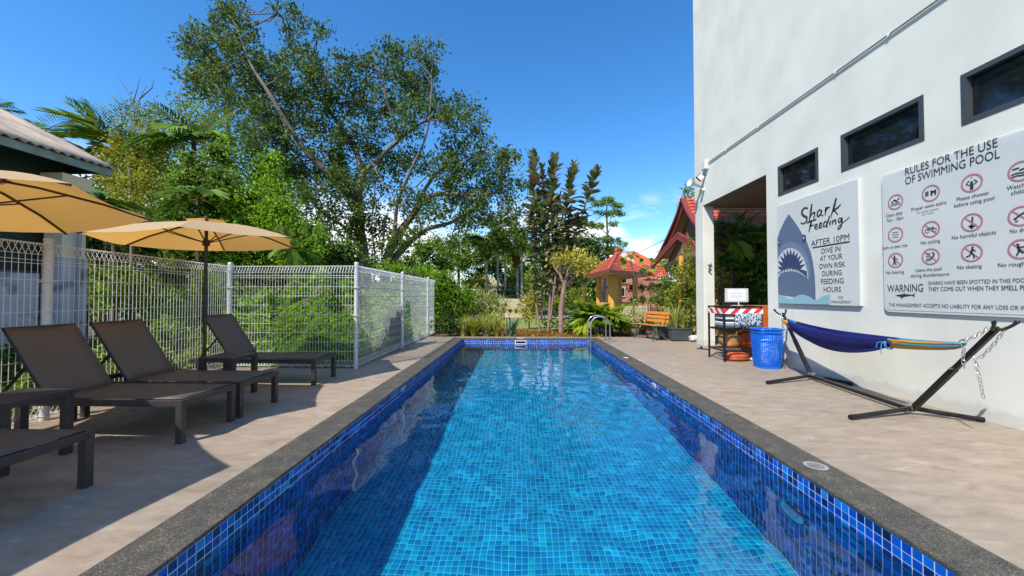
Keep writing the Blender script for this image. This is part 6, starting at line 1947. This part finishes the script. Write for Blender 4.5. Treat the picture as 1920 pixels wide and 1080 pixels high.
link('crown', lm.mesh('crown', G['gold'], FO), fr_)
# ---- areca palm clump
ar = thing('areca_palm', 'arching yellow green areca palm clump behind the pool ladder', 'palm', (P(1122, 620, Y=13.0).x, 13.0, -0.05))
AO = ar.location.copy()
for k in range(5):
    a = k * 1.26
    bp_ = AO + Vector((0.22 * math.cos(a), 0.15 * math.sin(a), 0))
    MB().tube([bp_ - AO, bp_ - AO + Vector((0.05 * math.cos(a), 0.05 * math.sin(a), 0.28))], [0.035, 0.028], 6, caps=False).build('stem', G['areca'], ar)
    fronds(ar, AO, bp_ + Vector((0.05 * math.cos(a), 0.05 * math.sin(a), 0.26)), 9, 1.1, FR_ARECA, 25, 85, seed=40 + k)
# ---- slender round leaved tree
sl = thing('sea_grape', 'slender thin stemmed tree with large round lime leaves before the pavilion', 'tree', (P(1190, 610, Y=14.0).x, 14.0, -0.05))
SO = sl.location.copy()
q = MB()
q.tube([P(a, b_, Y=14.0) - SO for a, b_ in [(1190, 612), (1187, 560), (1190, 520), (1182, 490), (1190, 470)]], [0.035, 0.03, 0.025, 0.02, 0.012], 6, caps=False)
q.tube([P(a, b_, Y=14.0) - SO for a, b_ in [(1190, 525), (1205, 508), (1222, 500)]], [0.02, 0.015, 0.01], 6, caps=False)
q.build('trunk', M['dark_bark'], sl, smooth=True)
disc = MB()
disc.add([(0.5 + 0.5 * math.cos(6.2832 * i / 10), 0.48 * math.sin(6.2832 * i / 10), 0.05 * math.cos(12.566 * i / 10)) for i in range(10)], [tuple(range(10))])
dm = [disc.mesh('leaf', G['palm2']), disc.mesh('leaf', G['palm1'])]
for i in range(34):
    a, b_ = [(1170, 485), (1180, 482), (1192, 478), (1200, 490), (1222, 488), (1210, 505), (1226, 505), (1200, 512), (1172, 498), (1230, 496), (1216, 515)][i % 11]
    p_ = P(a + rnd.uniform(-7, 7), b_ + rnd.uniform(-7, 7), Y=14.0 + rnd.uniform(-.3, .3))
    link('leaf', dm[rnd.random() < 0.6], sl, loc=tuple(p_ - SO), rot=(rnd.uniform(-1, 1), rnd.uniform(-1, 1), rnd.uniform(0, 6)), scale=rnd.uniform(0.14, 0.24))

# ---- planters
def planter(label, x, y, rz, seed):
    t = thing('planter', label, 'planter', (x, y, 0), rz, group='dark trough planters beside the column')
    q = MB()
    q.box((0, 0, 0.19), (0.62, 0.28, 0.34), taper=0.82)
    q.build('trough', M['pot'], t, bevel=0.012)
    MB().box((0, 0, 0.365), (0.66, 0.32, 0.03)).build('rim', M['pot'], t, bevel=0.008)
    for s_ in (-1, 1):
        MB().box((s_ * 0.2, 0, 0.011), (0.08, 0.2, 0.02)).build('foot', M['black'], t)
    return t
planter('dark trough planter in front, close to the white column', 4.62, 10.95, 0.12, 1)
planter('dark trough planter behind the bench end, left of the front one', 4.55, 11.6, 0.0, 2)
for i, (x, y, L_, n_, lf, l_) in enumerate([(4.55, 10.98, 0.75, 40, 'varieg', 'variegated spiky plant growing in the front planter'), (4.72, 10.93, 0.6, 26, 'gold', 'yellow striped plant in the right half of the front planter'), (4.5, 11.6, 0.75, 36, 'varieg', 'variegated plant growing in the rear planter')]):
    t = thing('potted_plant', l_, 'plant', (x, y, 0.37), group='spiky plants in the trough planters')
    blades(t, n_, L_, 0.042, G[lf], 'leaves', 0.75, 0.6, 60 + i)
sack('white_rock', (4.97, 10.75, 0.001), (0.30, 0.24, 0.19), M['stone'], 'rounded white rock at the foot of the white column', 11, 'rock')

# ---- yellow pavilion
pv = thing('garden_pavilion', 'small open pavilion with ochre pillars and a red tiled hip roof', 'pavilion', (5.6, 22, 0))
PO = Vector((5.6, 22, 0))
# pillars placed on sight lines, the plan is a turned square
cx0 = P(1148, 560, Y=20.6)
pil = [P(1123, 560, Y=23.0), P(1149, 560, Y=20.4), P(1191, 560, Y=22.0)]
fourth = pil[0] + pil[2] - pil[1]
for k, (p_, w_) in enumerate([(pil[0], 0.22), (pil[1], 0.34), (pil[2], 0.22), (fourth, 0.22)]):
    q = MB().box((p_.x - PO.x, p_.y - PO.y, 1.3), (w_, w_, 2.8), rz=0.7)
    q.build('pillar', M['gold_paint'], pv)
pc = (pil[0] + pil[2]) / 2
for a, b_ in ((pil[0], pil[1]), (pil[1], pil[2]), (pil[2], fourth), (fourth, pil[0])):
    a2_, b2_ = Vector((a.x - PO.x, a.y - PO.y, 0.45)), Vector((b_.x - PO.x, b_.y - PO.y, 0.45))
    d = (b2_ - a2_).normalized() * 0.25
    MB().beam(a2_ + d, b2_ - d, 0.18, 0.95).build('low_wall', M['yellow_wall'], pv)
# roof with real tile courses
corn = [pc + (p_ - pc) * 1.9 for p_ in (pil[0], pil[1], pil[2], fourth)]
EZ2, AZ2 = 2.58, 3.72
ap = [pc + Vector((-0.35, 0, 0)), pc + Vector((0.35, 0, 0))]
for k in range(4):
    a, b_ = corn[k], corn[(k + 1) % 4]
    a3, b3 = Vector((a.x, a.y, EZ2)) - PO, Vector((b_.x, b_.y, EZ2)) - PO
    tp = Vector((pc.x, pc.y, AZ2)) - PO
    q = MB()
    NC, NT2 = 11, 26
    dwn = ((a3 + b3) / 2 - tp)
    nrm = (b3 - a3).cross(tp - a3).normalized()
    if nrm.z < 0: nrm = -nrm
    for r_ in range(NC):
        k0, k1 = r_ / NC, (r_ + 1) / NC
        vs_ = []
        for e_, lift in ((k0, 0.035), (k1, 0.0)):
            l_, rr_ = a3.lerp(tp, e_), b3.lerp(tp, e_)
            n2 = max(3, int(NT2 * (1 - k0)) * 2 + 1)
            for i in range(n2):
                vs_.append(l_.lerp(rr_, i / (n2 - 1)) + nrm * (lift + 0.035 * (i % 2)))
        q.add(vs_, [(i, i + 1, n2 + i + 1, n2 + i) for i in range(n2 - 1)])
    q.build('roof_slope', M['red_tile'], pv)
    MB().beam(a3 - Vector((0, 0, 0.05)), b3 - Vector((0, 0, 0.05)), 0.05, 0.16).build('eaves_board', M['barge'], pv)
    MB().tube([a3 + Vector((0, 0, 0.06)), tp + Vector((0, 0, 0.06))], 0.075, 6).build('ridge_tiles', M['red_tile'], pv)
MB().lathe([(0.16, AZ2 + 0.0), (0.2, AZ2 + 0.1), (0.08, AZ2 + 0.2), (0.13, AZ2 + 0.32), (0.0, AZ2 + 0.5)], (pc.x - PO.x, pc.y - PO.y, 0), 10).build('finial', M['red_tile'], pv, smooth=True)
MB().prism([(a.x - PO.x, a.y - PO.y) for a in corn], lambda u, v, k: (u, v, EZ2 - 0.12 + 0.03 * k)).build('ceiling', M['soffit'], pv)
# pale low wall right of pavilion
a, b_ = P(1160, 575, Y=20), P(1215, 575, Y=20)
MB().bx(a.x, b_.x, 19.9, 20.1, -0.1, 0.78).build('pale_wall', M['cream'], label='low pale wall in front of the pavilion pillars', cat='wall')

# ---- orange roofed house further back
oh = thing('orange_roof_house', 'two storey salmon house with a big orange tiled hip roof behind the pavilion', 'house', (P(1185, 500, Y=36).x, 38, 0))
OX = oh.location.x
def tiled_slope(quad, rows, cols, mt_, parent, name='roof_slope', lift=0.05):
    """quad: eave left, eave right, top right, top left (world minus origin)"""
    a, b_, c, d = [Vector(v_) for v_ in quad]
    nrm = (b_ - a).cross(d - a).normalized()
    if nrm.z < 0: nrm = -nrm
    q = MB()
    for r_ in range(rows):
        vs_ = []
        n2 = cols * 2 + 1
        for e_, lf_ in ((r_ / rows, lift), ((r_ + 1) / rows, 0.0)):
            l_, rr_ = a.lerp(d, e_), b_.lerp(c, e_)
            for i in range(n2):
                vs_.append(l_.lerp(rr_, i / (n2 - 1)) + nrm * (lf_ + lift * (i % 2)))
        q.add(vs_, [(i, i + 1, n2 + i + 1, n2 + i) for i in range(n2 - 1)])
    return q.build(name, mt_, parent)
ez = P(1185, 499, Y=36).z; tz = P(1185, 468, Y=38).z
x0_, x1_ = P(1152, 500, Y=36).x - OX, P(1246, 500, Y=36).x - OX
xa, xb_ = P(1165, 468, Y=39).x - OX, P(1190, 468, Y=39).x - OX
tiled_slope([(x0_, -2, ez), (x1_, -2, ez), (xb_, 1.5, tz), (xa, 1.5, tz)], 16, 34, M['orange_tile'], oh)
tiled_slope([(x1_, -2, ez), (x1_, 6, ez), (xb_, 2.5, tz), (xb_, 1.5, tz)], 14, 30, M['orange_tile'], oh)
tiled_slope([(x0_, 6, ez), (x0_, -2, ez), (xa, 1.5, tz), (xa, 2.5, tz)], 14, 30, M['orange_tile'], oh)
MB().bx(x0_ + 0.5, x1_ - 0.5, -1.4, 5.4, 0, ez - 0.05).build('wall', M['salmon'], oh)
MB().bx(x0_ + 0.1, x1_ - 0.1, -1.9, 5.9, ez - 0.12, ez - 0.02).build('soffit', M['white_paint'], oh)
wy = -1.46
for px, y0_, y1_ in ((1166, 516, 530), (1172, 516, 530), (1168, 540, 555), (1210, 505, 512), (1222, 505, 512)):
    a = P(px - 2.6, y1_, Y=36.5); b_ = P(px + 2.6, y0_, Y=36.5)
    f_ = MB(); f_.bx(a.x - OX - .07, b_.x - OX + .07, wy - 0.08, wy - 0.002, a.z - .07, b_.z + .07)
    f_ = f_.build('window', M['white_paint'], oh)
    MB().bx(a.x - OX, b_.x - OX, wy - 0.095, wy - 0.081, a.z, b_.z).build('pane', M['dark_glass'], f_)
tiled_slope([(P(1205, 525, Y=33).x - OX, -5, 2.9), (P(1255, 525, Y=33).x - OX, -5, 2.9), (P(1250, 510, Y=35).x - OX, -2.2, 4.1), (P(1212, 510, Y=35).x - OX, -2.2, 4.1)], 6, 14, M['red_tile'], oh, 'porch_roof')
MB().bx(P(1208, 525, Y=33).x - OX, P(1252, 525, Y=33).x - OX, -4.8, -2.2, 0, 2.8).build('porch_wall', M['salmon'], oh)
rs_ = MB(); rs_.bx(-1.6, 0.2, 2.6, 3.2, tz - 0.2, tz + 0.7)
rs_.build('white_dormer', M['white_paint'], oh)

# ---- red gabled house beside the porch
rh = thing('red_roof_house', 'house with maroon edged red tiled roof and yellow wall right behind the white column', 'house', (6.5, 14, 0))
gx_ = 6.15
ry_, rzz = 14.0, P(1297, 372, Y=14).z
ez_, by_, fy_ = 2.95, 16.6, 11.9
def gl(x, y, z): return (x - 6.5, y - 14, z)
# curved slopes in three steps
def prof_y(k, side):
    y = ry_ + (by_ - ry_) * k if side > 0 else ry_ + (fy_ - ry_) * k
    z_ = rzz + (ez_ - rzz) * (k ** 0.78)
    return y, z_
for side in (-1, 1):
    for i in range(3):
        (ya_, za_), (yb_, zb_) = prof_y((i + 1) / 3, side), prof_y(i / 3, side)
        tiled_slope([gl(gx_, ya_, za_), gl(17, ya_, za_), gl(17, yb_, zb_), gl(gx_, yb_, zb_)], 6, 44, M['red_tile'], rh, 'roof_slope', 0.03)
        MB().add([gl(gx_, ya_, za_ - 0.03), gl(17, ya_, za_ - 0.03), gl(17, yb_, zb_ - 0.03), gl(gx_, yb_, zb_ - 0.03)], [(0, 1, 2, 3)]).build('roof_boards', M['soffit'], rh)
    q = MB()
    for i in range(6):
        (ya_, za_), (yb_, zb_) = prof_y(i / 6, side), prof_y((i + 1) / 6, side)
        q.beam(Vector(gl(gx_ - 0.05, ya_, za_ + 0.0)), Vector(gl(gx_ - 0.05, yb_, zb_ + 0.0)), 0.08, 0.20, up=(1, 0, 0))
        q.beam(Vector(gl(gx_ - 0.02, ya_, za_ - 0.16)), Vector(gl(gx_ - 0.02, yb_, zb_ - 0.16)), 0.14, 0.06, up=(1, 0, 0))
    q.build('barge_board', M['barge'], rh)
q = MB()
pts = [prof_y(k / 6, 1) for k in range(6, -1, -1)] + [prof_y(k / 6, -1) for k in range(1, 7)]
q.prism([(y, z_ - 0.12) for y, z_ in pts] + [(fy_ + 0.5, 2.7), (by_ - 0.5, 2.7)], lambda u, v, k: gl(gx_ + 0.35 + 0.1 * k, u, v))
q.build('gable', M['gable'], rh)
MB().bx(gx_ + 0.05 - 6.5, 17 - 6.5, fy_ + 0.1 - 14, by_ - 0.1 - 14, 2.66, 2.72).build('soffit', M['soffit'], rh)
MB().bx(gx_ + 0.8 - 6.5, 17 - 6.5, fy_ + 1.0 - 14, by_ - 0.7 - 14, -0.1, 2.66).build('wall', M['yellow_wall'], rh)
q = MB()
for k_, (dy_, dz_) in enumerate(((0, 0), (0.02, -0.14))):
    q.beam(Vector(gl(gx_ - 0.25, by_ + 0.2, 2.72 + dz_)), Vector(gl(gx_ - 0.25, ry_, 3.62 + dz_)), 0.10, 0.11)
    q.beam(Vector(gl(gx_ - 0.25, ry_, 3.62 + dz_)), Vector(gl(gx_ - 0.25, fy_, 2.72 + dz_)), 0.10, 0.11)
q.build('lower_eave', M['barge'], rh)
MB().bx(gx_ + 0.1 - 6.5, 17 - 6.5, fy_ - 0.08 - 14, fy_ - 14, ez_ - 0.2, ez_ + 0.0).build('gutter', M['barge'], rh)
p_ = P(1278, 540, Y=12.8)
MB().tube([(p_.x - 6.5, -1.2, -0.1), (p_.x - 6.5, -1.2, 2.66)], 0.085, 10).build('yellow_post', M['gold_paint'], rh, smooth=True)

# plants in front of the yellow post and in the porch view
for i, (px, yy_, ty, l_) in enumerate([(1262, 13.3, 500, 'slim leafy cane left of the yellow post'), (1286, 12.7, 478, 'slim leafy cane right of the yellow post'), (1297, 12.3, 520, 'slim leafy cane touching the white column'), (1240, 14.0, 515, 'slim leafy cane nearest the bench')]):
    f_ = P(px, 600, Y=yy_); tp = P(px, ty, Y=yy_)
    t = thing('dracaena', l_, 'plant', (f_.x, yy_, -0.05), group='leafy canes by the yellow post')
    O_ = t.location.copy()
    lm = LM()
    for c_k in range(3):
        o_ = Vector((0.12 * math.cos(2.1 * c_k), 0.12 * math.sin(2.1 * c_k), 0))
        tpk = tp - O_ + o_ * 1.8 - Vector((0, 0, 0.35 * c_k))
        MB().tube([o_, tpk], [0.02, 0.014], 6, caps=False).build('cane', M['dark_bark'], t)
        k_ = 90
        tt = rng.random(k_) ** 0.7
        C_ = np.array(o_)[None] + (np.array(tpk) - np.array(o_))[None] * (0.25 + 0.75 * tt[:, None])
        az = rng.uniform(0, 6.28, k_)
        d = np.stack([np.cos(az), np.sin(az), rng.uniform(-0.2, 0.9, k_)], 1)
        lm.add(C_ + np.array(O_), d, rng.uniform(0.2, 0.34, k_), 0.045)
    link('leaves', lm.mesh('leaves', G['mid'], O_), t)
leafy('porch_shrub', 'dark dense garden shrub filling the view through the wall opening', 'shrub', (1400, 600), 11.6,
      [(1378, 470, 26), (1412, 468, 30), (1430, 510, 40), (1400, 525, 34), (1428, 455, 22), (1445, 560, 40), (1405, 570, 30), (1375, 500, 20)], 'mid', 0.16, 150, 0.12, None, None, 11, core=1.4, tr=0.06, W_=0.06)
palm('feathery dark palm just inside the left edge of the wall opening', 1372, 11.3, 455, 14, 0.95, FR_COCO, 0.04, None, -10, 80, 51, bark='dark_bark', name='porch_palm')
palm('lower feathery palm in front of the yellow wall in the opening', 1352, 11.6, 500, 10, 0.75, FR_COCO, 0.03, None, -20, 70, 57, bark='dark_bark', name='porch_palm')
palm('dark palm at the right side of the wall opening', 1415, 11.4, 440, 12, 0.85, FR_COCO, 0.04, None, -30, 70, 59, bark='dark_bark', name='porch_palm')
leafy('golden_shrub', 'golden leaved shrub low behind the rack in the opening', 'shrub', (1350, 600), 12.0,
      [(1345, 540, 14), (1352, 560, 14), (1348, 520, 10), (1360, 545, 12)], 'orange', 0.12, 150, 0.08, None, None, 10, tr=0.02)
leafy('garden_shrub', 'tall loose green shrub half hiding the maroon gable left of the white column', 'shrub', (1280, 620), 12.3,
      [(1290, 500, 12), (1294, 470, 9), (1284, 530, 14), (1268, 545, 13), (1296, 545, 10), (1255, 560, 12), (1282, 570, 14), (1272, 510, 9), (1298, 450, 6)], 'yellow', 0.13, 210, 0.10, [(1284, 560), (1288, 500), (1293, 460)], None, 9, tr=0.025, W_=0.05, shell=0.2)
# small tree tips by the maroon eaves
leafy('twig_bush', 'sparse feathery tree tips left of the maroon eaves', 'tree', (1255, 560), 17, [(1248, 478, 9), (1258, 466, 7), (1266, 490, 10), (1240, 492, 6), (1250, 500, 10)], 'dark', 0.14, 50, 0.12, [(1258, 520), (1256, 490)], None, 8, tr=0.04, shell=0.2)

# ---- overhead cable
q = MB()
a, b_ = P(1140, 488, Y=38), P(1300, 420, Y=16.5)
q.tube([a.lerp(b_, i / 14) - Vector((0, 0, 0.35 * math.sin(math.pi * i / 14))) for i in range(15)], 0.018, 5)
q.build('overhead_cable', M['black'], label='thin black cable crossing the sky to the maroon eaves', cat='cable')
# distant green ridge closing the horizon
lm = LM()
n_ = 26000
X_ = rng.uniform(-90, 60, n_); 
hgt = 4.0 + 1.6 * np.sin(X_ * 0.13) + 1.1 * np.sin(X_ * 0.41 + 1)
Z_ = rng.random(n_) * hgt
lm.add(np.stack([X_, 62 + rng.uniform(-3, 3, n_), Z_], 1), unit(n_), 0.9, 0.55)
link('distant_wood', lm.mesh('distant_wood', G['dark']), kind='stuff', label='far belt of trees along the horizon')
